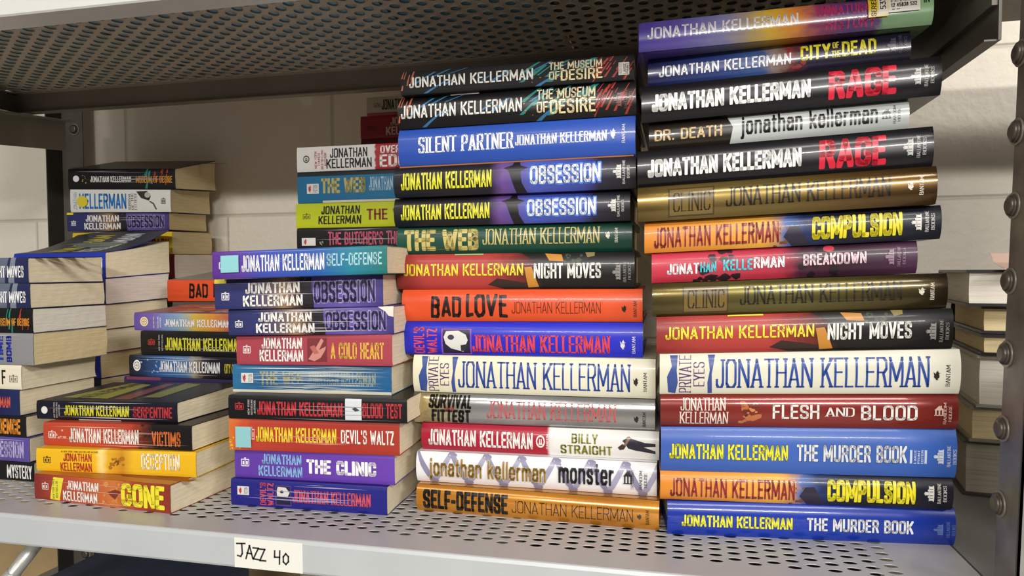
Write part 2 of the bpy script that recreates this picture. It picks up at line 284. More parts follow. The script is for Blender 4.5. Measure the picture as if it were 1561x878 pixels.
# ---------------------------------------------------------------- books
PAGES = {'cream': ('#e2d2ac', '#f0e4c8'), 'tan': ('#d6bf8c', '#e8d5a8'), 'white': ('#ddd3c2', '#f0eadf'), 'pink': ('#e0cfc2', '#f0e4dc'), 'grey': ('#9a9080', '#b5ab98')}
def book(label, kind, x, y, yaw, L, T, dT, z, tilt, base, ops=(), w=None, pages='cream', rough=None, metal=0., rise=(0., 0.), cover=None, top=(), group=None, mottle=.1, seed=1, stickers=(), coat=None, peel=0.):
    hc = kind == 'hardcover'
    w = w or (.158 if hc else .105)
    root = thing(kind if hc else 'paperback', label, 'book', (x, y, z), yaw, group)
    rough = rough if rough is not None else (.34 if hc else .42); coat = coat if coat is not None else (.14 if hc else .05)
    kk = 1.085 if hc else 1.06
    bul = .0042 if hc else .0011; nv = 14 if hc else 8
    vs = [i/nv for i in range(nv+1)] if hc else [0, .04, .12, .3, .5, .7, .88, .96, 1]
    def prof(v):
        a = abs(2*v-1)
        return -bul*(1-a**2.6) if hc else -bul*(1-a**6)
    def P(u, yy, v):
        q = max(0, min(1, yy/w)); return (u, yy, tilt*u+v*(T+dT*u/L)+(rise[0]+(rise[1]-rise[0])*v)*q)
    bm_ = ramp_mat(base, rough, metal, mottle, coat) if not isinstance(base, str) else mat(base, rough, metal, .08, 30, coat)
    # ---- spine with its printing
    V = []; Fc = []; M = []; UV = []; SM = []
    mats = [bm_]; idx = {}
    th = .0022 if hc else .0006
    for u in (0, L):
        for v in vs: V.append(P(u, prof(v), v)); UV.append((u/L, v))
    n = len(vs)
    for u in (0, L):
        for v in vs: V.append(P(u, prof(v)+th, v)); UV.append((u/L, v))
    for u in (0, L):
        for v in vs: V.append(P(u, prof(v), v)); UV.append((u/L, v))
    for i in range(n-1):
        Fc.append((4*n+i, 5*n+i, 5*n+i+1, 4*n+i+1)); Fc.append((2*n+i, 2*n+i+1, 3*n+i+1, 3*n+i))
        Fc.append((i, i+1, 2*n+i+1, 2*n+i)); Fc.append((n+i, 3*n+i, 3*n+i+1, n+i+1)); SM += [hc, False, False, False]
    Fc.append((0, 2*n, 3*n, n)); Fc.append((n-1, 2*n-1, 4*n-1, 3*n-1)); SM += [False, False]
    M = [0]*len(Fc)
    def onto(polys, V, Fc, M, UV, SM, mats, idx, lift0=.00012):
        for poly, col, lay in polys:
            if col not in idx: idx[col] = len(mats); mats.append(mat(col, max(.2, rough), 0., 0., 8., coat))
            poly = [(max(0, min(1, kk*t/(1+(kk-1)*t))), v) for t, v in poly]
            lo = min(p[1] for p in poly); hi = max(p[1] for p in poly)
            for i in range(n-1):
                if vs[i+1] <= lo or vs[i] >= hi: continue
                q = clip(poly, 1, max(vs[i], 0.), vs[i+1])
                if len(q) < 3: continue
                ar = sum(a[0]*b[1]-b[0]*a[1] for a, b in zip(q, q[1:]+q[:1]))
                if abs(ar) < 1e-7: continue
                if ar < 0: q = q[::-1]
                k = len(V); pa, pb = prof(vs[i]), prof(vs[i+1])
                for t, v in q:
                    f = (v-vs[i])/(vs[i+1]-vs[i]); p = P(t*L, pa+(pb-pa)*f, v); V.append((p[0], p[1]-lift0-.00003*lay, p[2])); UV.append((t, v))
                Fc.append(tuple(range(k, len(V)))); M.append(idx[col]); SM.append(False)
    onto(layout(ops, seed), V, Fc, M, UV, SM, mats, idx)
    def nor(v):
        a = abs(2*v-1); d = 2*2.6*bul*(a**1.6)*(1 if v > .5 else -1); q = math.hypot(T, d); return (0., -T/q, d/q)
    nors = [(0., 0., 0.)]*(4*n)+[nor(u_[1]) for u_ in UV[4*n:]] if hc else None
    link('spine', V, Fc, mats, root, M, UV, [True]*len(Fc) if hc else SM, nors)
    for nm, lab, sops in stickers:
        V2 = []; F2 = []; M2 = []; U2 = []; S2 = []; m2 = []; i2 = {}
        onto(layout(sops, 3), V2, F2, M2, U2, S2, m2, i2, .0016)
        so = link(nm, V2, F2, m2, root, M2, U2, S2); so['label'] = lab
    # ---- covers
    tb = (.0028 if hc else .0006); tv = tb/T
    cm = bm_ if cover is None else mat(cover, rough, 0., .25, 25, coat)
    def slab(name, v0, v1, art=()):
        ny = 6; vv = []; ff = []; uu = []; mi = []; ml = [cm]; ix = {}
        lift = (lambda t: peel*t**2) if name == 'front_cover' else (lambda t: 0)
        for v in (v0, v1):
            for j in range(ny+1):
                for u in (0, L):
                    p = P(u, w*j/ny, v); vv.append((p[0], p[1], p[2]+lift(j/ny))); uu.append((u/L, .5+.5*(v == v1)))
        m = 2*(ny+1)
        for j in range(ny):
            a = 2*j; ff.append((a, a+2, a+3, a+1)); ff.append((m+a, m+a+1, m+a+3, m+a+2)); ff.append((a, m+a, m+a+2, a+2)); ff.append((a+1, a+3, m+a+3, m+a+1))
        ff.append((0, 1, m+1, m)); ff.append((2*ny, m+2*ny, m+2*ny+1, 2*ny+1)); mi = [0]*len(ff)
        for poly, col, lay in layout(art, seed):    # (t across from spine to fore-edge, v from foot to head)
            if col not in ix: ix[col] = len(ml); ml.append(mat(col, rough, 0, 0, 8., coat))
            for j in range(ny):
                q = clip(poly, 0, j/ny, (j+1)/ny)
                if len(q) < 3: continue
                k = len(vv)
                for t, v in q:
                    p = P((1-v)*L, t*w, v1); s0, s1 = lift(j/ny), lift((j+1)/ny); f = t*ny-j
                    vv.append((p[0], p[1], p[2]+s0+(s1-s0)*f+.0002+.00003*lay)); uu.append((1-v, 1))
                ff.append(tuple(range(k, len(vv)))); mi.append(ix[col])
        link(name, vv, ff, ml, root, mi, uu)
    slab('back_cover', 0, tv); slab('front_cover', 1-tv, 1, top)
    # ---- page block
    ins = .0035 if hc else .0005; fore = .004 if hc else .0008; ny = 8; nz = 6; vv = []; ff = []
    y0 = .0018 if hc else th+.0001
    for sgn, u in ((0, ins), (1, L-ins)):
        for j in range(ny+1):
            for k in range(nz+1):
                v = tv*1.05+(1-2.1*tv)*k/nz; yy = y0+(w-fore-y0)*j/ny
                bow = .0022*math.sin(PI*k/nz) if hc else .0012*math.sin(PI*k/nz)*(1 if seed % 2 else -.6)
                du = 0 if hc else (.0007*math.sin(3.1*j/ny*PI+seed+k))*(1 if sgn else -1)
                p = P(u+du*.6, yy-(bow*j/ny), v); vv.append((p[0], p[1], p[2]+(peel*.3*(j/ny)**2*k/nz)))
    g = (ny+1)*(nz+1); ix = lambda s, j, k: s*g+j*(nz+1)+k
    for j in range(ny):
        for k in range(nz): ff.append((ix(0, j, k), ix(0, j, k+1), ix(0, j+1, k+1), ix(0, j+1, k))); ff.append((ix(1, j, k), ix(1, j+1, k), ix(1, j+1, k+1), ix(1, j, k+1)))
    for k in range(nz): ff.append((ix(0, ny, k), ix(0, ny, k+1), ix(1, ny, k+1), ix(1, ny, k))); ff.append((ix(0, 0, k+1), ix(0, 0, k), ix(1, 0, k), ix(1, 0, k+1)))
    for j in range(ny): ff.append((ix(0, j, nz), ix(1, j, nz), ix(1, j+1, nz), ix(0, j+1, nz))); ff.append((ix(0, j, 0), ix(0, j+1, 0), ix(1, j+1, 0), ix(1, j, 0)))
    link('page_block', vv, ff, [page_mat(*PAGES[pages])], root)
    return root
# ---------------------------------------------------------------- large structure
def node_wall():
    m = bpy.data.materials.new('painted_block'); m.use_nodes = True; nt = m.node_tree; b = nt.nodes['Principled BSDF']; b.inputs['Roughness'].default_value = .55
    tc = nt.nodes.new('ShaderNodeTexCoord'); mp = nt.nodes.new('ShaderNodeMapping'); mp.inputs['Location'].default_value = (.7495, -.334, 0)
    sx = nt.nodes.new('ShaderNodeSeparateXYZ'); cx = nt.nodes.new('ShaderNodeCombineXYZ')
    nt.links.new(tc.outputs['Object'], sx.inputs[0]); nt.links.new(sx.outputs['X'], cx.inputs['X']); nt.links.new(sx.outputs['Z'], cx.inputs['Y'])
    nt.links.new(cx.outputs[0], mp.inputs[0])
    br = nt.nodes.new('ShaderNodeTexBrick'); br.inputs['Scale'].default_value = 1; br.inputs['Brick Width'].default_value = .4; br.inputs['Row Height'].default_value = .2
    br.inputs['Mortar Size'].default_value = .004; br.inputs['Mortar Smooth'].default_value = .9
    br.inputs['Color1'].default_value = lin('#e4dccd'); br.inputs['Color2'].default_value = lin('#e0d8c9'); br.inputs['Mortar'].default_value = lin('#d2c9ba')
    nt.links.new(mp.outputs[0], br.inputs['Vector'])
    n = nt.nodes.new('ShaderNodeTexNoise'); n.inputs['Scale'].default_value = 90; nt.links.new(tc.outputs['Object'], n.inputs['Vector'])
    ad = nt.nodes.new('ShaderNodeMath'); ad.operation = 'MULTIPLY_ADD'; ad.inputs[1].default_value = -2.2; nt.links.new(br.outputs['Fac'], ad.inputs[0]); nt.links.new(n.outputs['Fac'], ad.inputs[2])
    bp = nt.nodes.new('ShaderNodeBump'); bp.inputs['Strength'].default_value = .5; bp.inputs['Distance'].default_value = .003
    nt.links.new(ad.outputs[0], bp.inputs['Height']); nt.links.new(bp.outputs[0], b.inputs['Normal']); nt.links.new(br.outputs['Color'], b.inputs['Base Color'])
    return m
wall = MB(); wall.box(-2.6, 1.6, .515, .6, -1.0, 1.6); wo = wall.build('wall_back', node_wall()); wo['kind'] = 'structure'
fl = MB(); fl.box(-2.6, 1.6, -4.5, .515, -1.05, -.95); fo = fl.build('floor', mat('#a8a298', .5, 0, .15, 3)); fo['kind'] = 'structure'

GREY = mat('#c4c8ca', .4, .1, .05, 14); DGREY = mat('#8d8b85', .45, .3, .12, 14); STEEL = mat('#77746d', .42, .55, .35, 16); WORN = mat('#8f887c', .45, .35, .45, 22)
def perforated(x0, nx, y0, ny, px, py, rx, ry, z, th, mi, B, seg=12):
    """columns of holes px apart, py apart along the column, odd columns shifted by half"""
    for i in range(nx):
        cx = x0+i*px; off = (py/2 if i % 2 else 0)
        if off: B.poly([(cx-px/2, y0-py/2, z), (cx+px/2, y0-py/2, z), (cx+px/2, y0, z), (cx-px/2, y0, z)], mi)
        for j in range(ny):
            cy = y0+j*py+off; n = len(B.v); hx, hy = px/2, py/2; outer = []
            for k in range(seg):
                a = 2*PI*k/seg; c, s = math.cos(a), math.sin(a); f = min(hx/abs(c) if abs(c) > 1e-6 else 9, hy/abs(s) if abs(s) > 1e-6 else 9); outer.append((cx+c*f, cy+s*f))
            # snap the four ray ends nearest the corners onto the corners
            for qx in (-1, 1):
                for qy in (-1, 1):
                    kk = min(range(seg), key=lambda k: (outer[k][0]-cx-qx*hx)**2+(outer[k][1]-cy-qy*hy)**2); outer[kk] = (cx+qx*hx, cy+qy*hy)
            for k in range(seg): B.v.append((outer[k][0], outer[k][1], z))
            for zz in (z, z-th):
                for k in range(seg): a = 2*PI*k/seg; B.v.append((cx+rx*math.cos(a), cy+ry*math.sin(a), zz))
            for k in range(seg):
                q = (k+1) % seg
                B.f += [(n+k, n+q, n+seg+q, n+seg+k), (n+seg+k, n+seg+q, n+2*seg+q, n+2*seg+k)]; B.m += [mi]*2; B.sm += [False, True]
XL, XR = -1.0, .232
# lower shelf: perforated deck with a folded front lip
sh = thing('metal_shelf', 'grey perforated metal shelf carrying all the stacks of books', 'shelf', (0, 0, 0))
B = MB(); perforated(-.985, 78, .0321, 37, .0150, .0126, 0.0057, .0034, 0, .0006, 0, B)
B.box(XL, XR, .0, .0321-.0063, -.0012, 0); B.box(XL, -.985-.0075, .0258, .5, -.0012, 0); B.box(-.985+77*.015+.0075, XR, .0258, .5, -.0012, 0); B.box(XL, XR, .0321+.0126*37-.0063, .505, -.0012, 0)
B.build('deck', mat('#bdbab9', .36, .1, .05, 10), sh)
B = MB(); prof = [(.0012, 0), (-.0004, -.0012), (-.0014, -.004), (-.0014, -.0285), (-.0004, -.0305), (.0012, -.0312), (.022, -.0312), (.022, -.03), (.0016, -.03), (.0002, -.0285), (.0002, -.0035), (.0014, -.0014)]
B.prism(prof, XL, XR); B.build('front_lip', GREY, sh)
B = MB(); B.box(XL, XR, .503, .505, -.031, 0); B.build('rear_lip', GREY, sh)
B = MB(); B.box(-.52, -.183, .028, .30, -.034, -.032); B.box(-.52, -.183, .028, .03, -.034, -.02); B.build('stiffening_plate', mat('#c2beb6', .5), sh)
# upper shelf, seen from below
us = thing('metal_shelf', 'perforated metal shelf overhead, seen from below', 'shelf', (0, 0, .482))
B = MB(); perforated(-.9854, 82, .0470, 14, .0149, .0212, .0054, .0066, .0325, .0012, 0, B)
ye = .0470+.0212*14-.0106
B.box(XL, XR, .0, .0364, .0313, .0325); B.box(XL, -.9928, .0364, .345, .0313, .0325); B.box(XL, XR, ye, .345, .0313, .0325)
B.build('deck', mat('#c4b8a8', .5, .05, .12, 12), us)
B = MB(); B.prism([(0, .0325), (-.0014, .031), (-.0014, .0015), (0, 0), (.030, 0), (.030, .0012), (.0006, .0012), (.0002, .003), (.0002, .031)], XL, XR); B.build('front_lip', mat('#dcdcd9', .4, .05, .04, 14), us)
B = MB(); B.prism([(.345, .0325), (.3465, .0325), (.3465, 0), (.333, 0), (.333, .0012), (.345, .0012)], XL, XR); B.build('rear_lip', mat('#8a8074', .5, .15, .1, 12), us)
B = MB(); B.prism([(.03, 0), (.345, 0), (.345, .0012), (.03, .0012)], XL, XL+.018); B.box(XL, XL+.0012, 0, .345, 0, .0325); B.build('side_flange', mat('#77736a', .5, .2, .1, 12), us)
B = MB(); B.box(XR-.0012, XR, 0, .345, 0, .0325); B.build('side_flange', mat('#77736a', .5, .2, .1, 12), us)
# angle-iron posts
def post(label, x, y, sx, sy, wf, ws, m, z0, z1, bolts, holes=()):
    p = thing('shelf_post', label, 'shelf post', (x, y, z0))
    B = MB(); h = z1-z0
    B.box(min(0, sx*wf), max(0, sx*wf), min(0, sy*.002), max(0, sy*.002), 0, h); B.build('face_flange', m[0], p)
    B = MB(); B.box(min(0, sx*.002), max(0, sx*.002), min(0, sy*ws), max(0, sy*ws), 0, h); B.build('side_flange', m[1], p)
    for (bx, by, bz, ax) in bolts:
        B = MB(); d = Vector(ax); o = Vector((bx, by, bz-z0))
        B.tube(o, o+d*.0014, .0098, 20, 1); B.tube(o+d*.0014, o+d*.0034, .0082, 20, 0, .0078); B.tube(o+d*.0034, o+d*.0052, .0078, 20, 0, .0045)
        B.build('bolt', [mat('#6f685f', .4, .6), mat('#a39c8f', .4, .4)], p)
    return p
rp = post('worn steel shelf post at the right edge, close to the camera', .227, -.003, 1, 1, .05, .034, (mat('#a5a49f', .45, .35, .3, 18), WORN), -.35, .9,
     [(-.0001, .026+.003, z, (-1, 0, 0)) for z in (.392, .336, .2828, .228, .1745, .1194, .0632)])
rp.rotation_euler[1] = .022
post('grey shelf post in the far left rear corner', -1.062, .49, 1, -1, .046, .034, (mat('#5f5b52', .6, .2, .2, 18), mat('#3f3d38', .6, .2, .2, 18)), -.5, .9,  # flange greys darkened to carry the corner's shade, side flange most
     [(.030, -.0022, .49, (0, -1, 0)), (.030, -.0022, -.27, (0, -1, 0))])
# side braces running front to back
B = MB(); B.prism([(.05, .405), (.412, .438), (.412, .484), (.05, .451)], -.977, -.975); B.prism([(.05, .451), (.412, .484), (.412, .4855), (.05, .4525)], -.975, -.955)
tag(B.build('side_brace', mat('#9a968c', .5, .1, .12, 14)), 'dark grey steel side brace at the left end under the overhead shelf', 'brace')
B = MB(); B.box(.2305, .2325, .032, .345, .404, .481); B.box(.222, .2305, .034, .345, .404, .4052); B.prism([(.034, .43), (.344, .43), (.344, .446), (.034, .446)], .2265, .2305)
tag(B.build('side_brace', mat('#5f5b53', .4, .3, .1, 14)), 'dark steel side brace under the overhead shelf, right end', 'brace')
# below the shelf
B = MB(); B.box(-1.30, -.62, .497, .512, -.42, -.05); tag(bevel(B.build('plywood_board', mat('#b49a6e', .6, 0, .25, 6)), .002), 'tan plywood board on the wall below the shelf at lower left', 'board')
B = MB(); B.tube((-.632, .03, -.034), (-.70, -.005, -.135), .0068, 16); B.tube((-.655, .018, -.068), (-.665, .013, -.083), .0074, 16)
tag(B.build('brace_rod', mat('#b9b9b4', .3, .4, .1, 60)), 'pale grey slanting rod under the shelf front at lower left', 'rod')
ct = thing('storage_box', 'dark navy box below the shelf near the price label', 'box', (-.70, .02, -.30))
B = MB(); B.box(0, .20, 0, .16, 0, .17); bevel(B.build('body', mat('#23262f', .6), ct), .003)
B = MB(); B.box(-.004, .204, -.004, .164, .17, .186); bevel(B.build('lid', mat('#454d62', .55, 0, .15, 40), ct), .002)
ct = thing('storage_box', 'black box under the right half of the shelf, glimpsed through its holes', 'box', (-.17, .02, -.30))
B = MB(); B.box(0, .38, 0, .3, 0, .2); bevel(B.build('body', mat('#141414', .6), ct), .003)
B = MB(); B.box(-.004, .384, -.004, .304, .2, .216); bevel(B.build('lid', mat('#18201c', .6), ct), .002)
B = MB(); B.box(-1.1, .3, .03, .51, -.305, -.301); tag(B.build('metal_shelf', mat('#8a8a88', .5, .2)), 'grey lower shelf beneath the navy box', 'shelf')

# price label on the lip
lb = thing('shelf_label', 'white handwritten paper label stuck on the shelf front lip', 'label', (-.386, -.0016, -.031))
V = []; F = []; n = 8
B = MB(); B.prism([(0, .0012), (-.0004, .0012), (-.0004, .0285), (0, .0285)], 0, .068); B.build('paper', mat('#eceae2', .6), lb)
B = MB()
def pen(pts, w=.00075):
    for a, b in zip(pts, pts[1:]):
        d = math.hypot(b[0]-a[0], b[1]-a[1]) or 1; ux, uz = (b[0]-a[0])/d*w, (b[1]-a[1])/d*w; px, pz = -uz, ux
        B.poly([(a[0]-ux+px, -.0006, a[1]-uz+pz), (a[0]-ux-px, -.0006, a[1]-uz-pz), (b[0]+ux-px, -.0006, b[1]+uz-pz), (b[0]+ux+px, -.0006, b[1]+uz+pz)])
L_ = lambda pts, x, z, s: pen([(x+p*s, z+q*s) for p, q in pts])
s = .0125
L_([(-.1, 1), (.55, 1.05)], .004, .0105, s); L_([(.3, 1), (.33, .3), (.2, .08), (-.05, .12)], .004, .0105, s)
L_([(0, .05), (.3, 1), (.55, .1)], .0118, .0095, s); L_([(.1, .45), (.45, .42)], .0118, .0095, s)
L_([(0, .95), (.42, .95), (0, .15), (.45, .12)], .0192, .0085, s); L_([(0, .95), (.42, .95), (.02, .12), (.47, .12)], .0256, .008, s)
L_([(.02, .95), (.0, .5), (.4, .52)], .0405, .0075, s); L_([(.42, .98), (.38, .05)], .0405, .0075, s)
L_([(.25, .85), (.05, .6), (.05, .25), (.25, .08), (.45, .3), (.45, .65), (.25, .85)], .0485, .0072, s)
B.build('handwriting', mat('#2b2a2c', .6), lb)

# ---------------------------------------------------------------- printing recipes shared by editions
def logo_house(t0, c='#c9c6bd', name=None, v0=.28, v1=.72, w=.035):
    o = [('G', 'arcade', t0, t0+w, v0, v1, c, 1)]
    if name: o += [('V', name[0], t0+w+.012, t0+w+.024, v0-.06, v1+.08, c, 'R')]+([('V', name[1], t0+w+.032, t0+w+.044, v0, v1, c, 'R')] if len(name) > 1 else [])
    return o
def bantam(t0, c, v=.5, tn=None, s=1.):
    tn = tn or t0+.05; return [('G', 'bird', t0, t0+.026, v-.12*s, v+.14*s, c), ('V', 'BANTAM', tn, tn+.014, v-.24, v+.24, c, 'R')]
JK = 'JONATHAN KELLERMAN'
BLK = [(0, '#0f0e10'), (1, '#141315')]

# ================================================================ middle stack of hardcovers (bottom to top)
def museum_art(tt): return [('Z', 12, .03, .75, '#2f6f9c', .02, .2), ('Z', 12, .5, .82, '#1f7f74', .02, .16), ('Z', 7, .0, .05, '#b2603c', .007, .03), ('Z', 26, .82, .97, '#a8352c', .008, .08), ('D', 14, .5, .8, .1, .9, '#c77a50', .003)]
book('burnt orange hardcover at the bottom of the middle hardcover stack', 'hardcover', -.2468, .0955, -.0237, .2351, .0261, .0012, 0, 0, [(0, '#bb7a22'), (.5, '#c5832a'), (.8, '#b0701f'), (1, '#c68428')], [
    ('T', 'SELF-DEFENSE', .028, .378, .13, .86, '#1b130c', 'X'), ('T', JK, .395, .893, .24, .68, '#2a1b0e', 'L')]+bantam(.908, '#2a1b0e', .45, .945, .7), rough=.22, metal=.25, coat=.6)
book('white hardcover with chain-link pattern and lowercase lettering', 'hardcover', -.2501, .1047, -.0159, .2359, .0303, .001, .0265, .0051, [(0, '#e9e7ea'), (1, '#f1eff0')], [
    op for k in range(8) for op in (('P', [(k*.145-.012, 1), (k*.145+.01, 1), (k*.145+.04, .62), (k*.145+.085, .03), (k*.145+.068, 0), (k*.145+.045, .2), (k*.145+.02, .55)], '#8d89a6'), ('P', [(k*.145+.06, .03), (k*.145+.078, 0), (k*.145+.1, .2), (k*.145+.128, .58), (k*.145+.155, 1), (k*.145+.134, 1), (k*.145+.105, .6)], '#a5a2ba'), ('P', ell(.148+k*.145, .92, .02, .08, 10), '#8e8aa6'), ('P', ell(.148+k*.145, .92, .012, .045, 10), '#eceaee'), ('P', ell(.072+k*.145, .07, .02, .08, 10), '#8e8aa6'))]+[
    ('T', 'jonathan kellerman', .055, .54, .24, .83, '#9a7634', 'K', {'out': '#e6ddc8', 'ow': .03}), ('T', 'monster', .593, .822, .27, .93, '#1d1b1d', 'K'), ('G', 'house', .862, .9, .36, .78, '#1c1b1c'), ('V', 'THE LIBRARY', .893, .905, .2, .8, '#33312f', 'R'), ('V', 'RANDOM', .928, .94, .22, .78, '#33312f', 'R'), ('V', 'HOUSE', .948, .96, .28, .72, '#33312f', 'R')], mottle=.02)
book('hardcover with red left part and white right part showing a dark bent figure', 'hardcover', -.247, .1118, -.0096, .2346, .0267, .0003, .0571, .0093, [(0, '#a51d34'), (.548, '#ad2138'), (.56, '#ece9e4'), (1, '#e3e0da')], [
    ('T', JK, .03, .468, .2, .8, '#f3efe9', 'B'), ('G', 'ring', .482, .52, .28, .74, '#f0e8e0'), ('V', 'RANDOM', .524, .535, .25, .78, '#f0e8e0', 'R'), ('V', 'HOUSE', .541, .552, .3, .72, '#f0e8e0', 'R'), ('T', 'BILLY', .632, .742, .5, .84, '#85842c', 'B'), ('T', 'STRAIGHT', .585, .803, .1, .44, '#85842c', 'B'),
    ('P', [(.826, .42), (.845, .55), (.862, .5), (.852, .36), (.835, .33)], '#3a2a26'), ('P', [(.845, .66), (.868, .8), (.895, .72), (.94, .62), (.985, .6), (.985, .5), (.935, .47), (.985, .34), (.985, .24), (.9, .34), (.87, .4), (.858, .56)], '#221f2e'), ('P', [(.85, .5), (.872, .82), (.88, .78), (.862, .5)], '#8a6450')], mottle=.0)
book('silver foil hardcover with black slanted title and pink lettering', 'hardcover', -.2559, .1126, -.0072, .2396, .03, -.0007, .0842, .0105, [(0, '#c9c2b0'), (.04, '#bba878'), (.14, '#d2c6a0'), (.22, '#b9b7b6'), (.45, '#c4c3c4'), (.7, '#a9a8a8'), (1, '#b8b6b2')], [
    ('T', 'SURVIVAL', .066, .243, .52, .96, '#16130f', 'X', {'sl': .12, 'jit': .03}), ('T', 'FITTEST', .075, .236, .04, .48, '#16130f', 'X', {'sl': .12, 'jit': .03}), ('T', 'OF THE', .135, .17, .45, .56, '#a43a24', 'B'), ('T', JK, .305, .838, .24, .8, '#c25f60', 'R')]+bantam(.912, '#22201e', .36, .948, .8), rough=.2, metal=.75, coat=.3)
priv = lambda g: [('P', [(.028, .05), (.052, .02), (.06, .3), (.056, .6), (.06, .97), (.034, .97), (.04, .7), (.024, .45)], '#3a4f92'), ('V', 'PRIVATE', .064, .104, .04, .97, '#5b2f72', 'R'), ('V', 'EYES', .112, .148, .2, .8, '#5b2f72', 'R'), ('P', [(.16, .02), (.174, .03), (.172, .5), (.184, .97), (.16, .97), (.166, .6), (.158, .3)], '#3a4f92'), ('T', JK, .186, .895, .16, .86, '#22469c', 'R')]+bantam(.908, '#2a2622', .42, .95, .8)
book('cream hardcover with tall blue lettering in the middle stack', 'hardcover', -.2565, .1148, -.0079, .2405, .0376, -.0002, .1146, .0076, [(0, '#e6e0c4'), (1, '#ebe6cf')], priv(0), mottle=.02)
book('bright blue hardcover with pink lettering and a half mask', 'hardcover', -.2684, .1175, .012, .2402, .0332, 0, .1525, .0068, [(0, '#2326b4'), (.5, '#262ac4'), (1, '#2a31c6')], [
    ('V', "DEVIL'S", .046, .09, .04, .84, '#d8485a', 'K'), ('V', 'WALTZ', .1, .142, .04, .8, '#d8485a', 'K'), ('R', .16, .285, .02, .8, '#8a4ab8'), ('R', .166, .279, .05, .77, '#1c1c3c'), ('P', [(.17, .55), (.18, .72), (.23, .74), (.262, .62), (.27, .45), (.255, .22), (.25, .1), (.2, .2), (.178, .34)], '#dcdad6'), ('P', ell(.2, .54, .014, .08, 10), '#3a3a48'), ('P', [(.24, .3), (.268, .34), (.258, .12), (.24, .12)], '#2a2a34'), ('T', JK, .289, .862, .1, .62, '#dc4452', 'RB')]+bantam(.905, '#e9e6ee', .36, .955, 1), mottle=.03)
book('plain orange hardcover with black brush-lettered title', 'hardcover', -.269, .1179, .0175, .2404, .032, -.0006, .1861, .0068, [(0, '#dd5128'), (1, '#e2562c')], [
    ('T', 'BAD', .12, .243, .13, .8, '#1e100b', 'B', {'jit': .05}), ('T', 'LOVE', .262, .435, .16, .84, '#1e100b', 'B', {'jit': .06}), ('T', JK, .455, .825, .26, .62, '#3a1a10', 'L')]+bantam(.912, '#2b130c', .4, .962, .8), mottle=.03, rough=.32)
def night(tab): return [('P', [(.45, .0), (.38, .12), (.42, .3), (.5, .22), (.58, .1), (.6, 0)], '#33231d'), ('P', [(.52, 1), (.6, .7), (.7, .62), (.8, .8), (.84, 1)], '#191512'), ('P', [(.535, .6), (.565, .62), (.595, .06), (.55, .04)], '#c98a34'), ('P', [(.62, .98), (.64, .78), (.7, .76), (.69, .95)], '#c98a34'), ('P', [(.79, 1), (.8, .86), (.83, .9), (.83, 1)], '#8a7a4a'), ('D', 8, .7, .8, .75, .95, '#3f4a34', .008), ('T', JK, .03, .53, .38, .72, '#efdf38', 'S'), ('T', 'NIGHT MOVES', .575, .858, .29, .71, '#f2efe8', 'B')]+logo_house(.905, '#8f8c86', ('BALLANTINE', 'BOOKS'), .24, .66)+[('R', .24, .36, .965, 1., tab)]
NIGHTR = [(0, '#8f2f2a'), (.15, '#b0403a'), (.4, '#b2403a'), (.52, '#7a2c26'), (.62, '#1d1917'), (1, '#141214')]
book('red-to-black hardcover with yellow lettering in the middle stack, above the plain orange one', 'hardcover', -.276, .1222, .0089, .2399, .0354, -.0002, .2185, .0043, NIGHTR, night('#9cbf7a'))
web = [('T', 'THE WEB', .03, .345, .12, .88, '#c9b96a', 'X'), ('W', 9, '#5f5630', .008, .02, .34), ('T', JK, .363, .86, .3, .86, '#c9bb74', 'R')]+bantam(.885, '#e4e0d0', .55, .925, .9)
book('dark green hardcover with gold lettering', 'hardcover', -.2781, .129, .0017, .2394, .0279, .0007, .2543, .0035, [(0, '#1d4a3c'), (.5, '#154436'), (1, '#113c30')], web, mottle=.05)
OBS = [(0, '#1b1a20'), (.42, '#1d1b24'), (.47, '#6a4a8e'), (.53, '#5a4a94'), (.6, '#4b5ab8'), (.8, '#3c4a9c'), (.86, '#2a2838'), (1, '#1b1a20')]
def obs(dy): return [('P', [(.505, 0), (.49, .35), (.475, .7), (.455, .78), (.49, .86), (.5, .98), (.52, .98), (.525, .84), (.555, .76), (.525, .66), (.53, .3), (.55, 0)], '#18141c'), ('T', JK, .03, .405, .22, .76, '#e9e43a', 'B'), ('T', 'OBSESSION', .565, .855, .24, .8, '#f3f8ff', 'K', {'out': '#5b86ea', 'ow': .16})]+logo_house(.905, '#dedbd4', ('Ballantine'.replace('B', 'B'), 'Books') if 0 else None, .3, .72)+[('V', 'BALLANTINE', .945, .956, .14, .84, '#d0cdc6', 'S'), ('V', 'BOOKS', .964, .975, .3, .68, '#d0cdc6', 'S')]
book('black hardcover with glowing blue title and yellow lettering, lower of the matching pair', 'hardcover', -.2794, .1248, -.0147, .2391, .0286, .0002, .2825, .0064, OBS, obs(0), mottle=.04)
book('black hardcover with glowing blue title and yellow lettering, upper of the matching pair', 'hardcover', -.276, .1172, -.0207, .2415, .0309, .0003, .3116, .0072, OBS, obs(0)+[('R', .02, .99, .955, 1, '#a2683a')], mottle=.04)
book('royal blue hardcover with white serif lettering in the middle stack', 'hardcover', -.271, .1176, -.0202, .236, .0364, -.0006, .3429, .0084, [(0, '#2a4ea8'), (1, '#3155b4')], [
    ('T', 'SILENT PARTNER', .085, .486, .32, .76, '#eef0f2', 'RB'), ('T', JK, .494, .88, .38, .66, '#e6e9ee', 'RB')]+bantam(.895, '#e6e9ee', .54, .943, 1), mottle=.03)
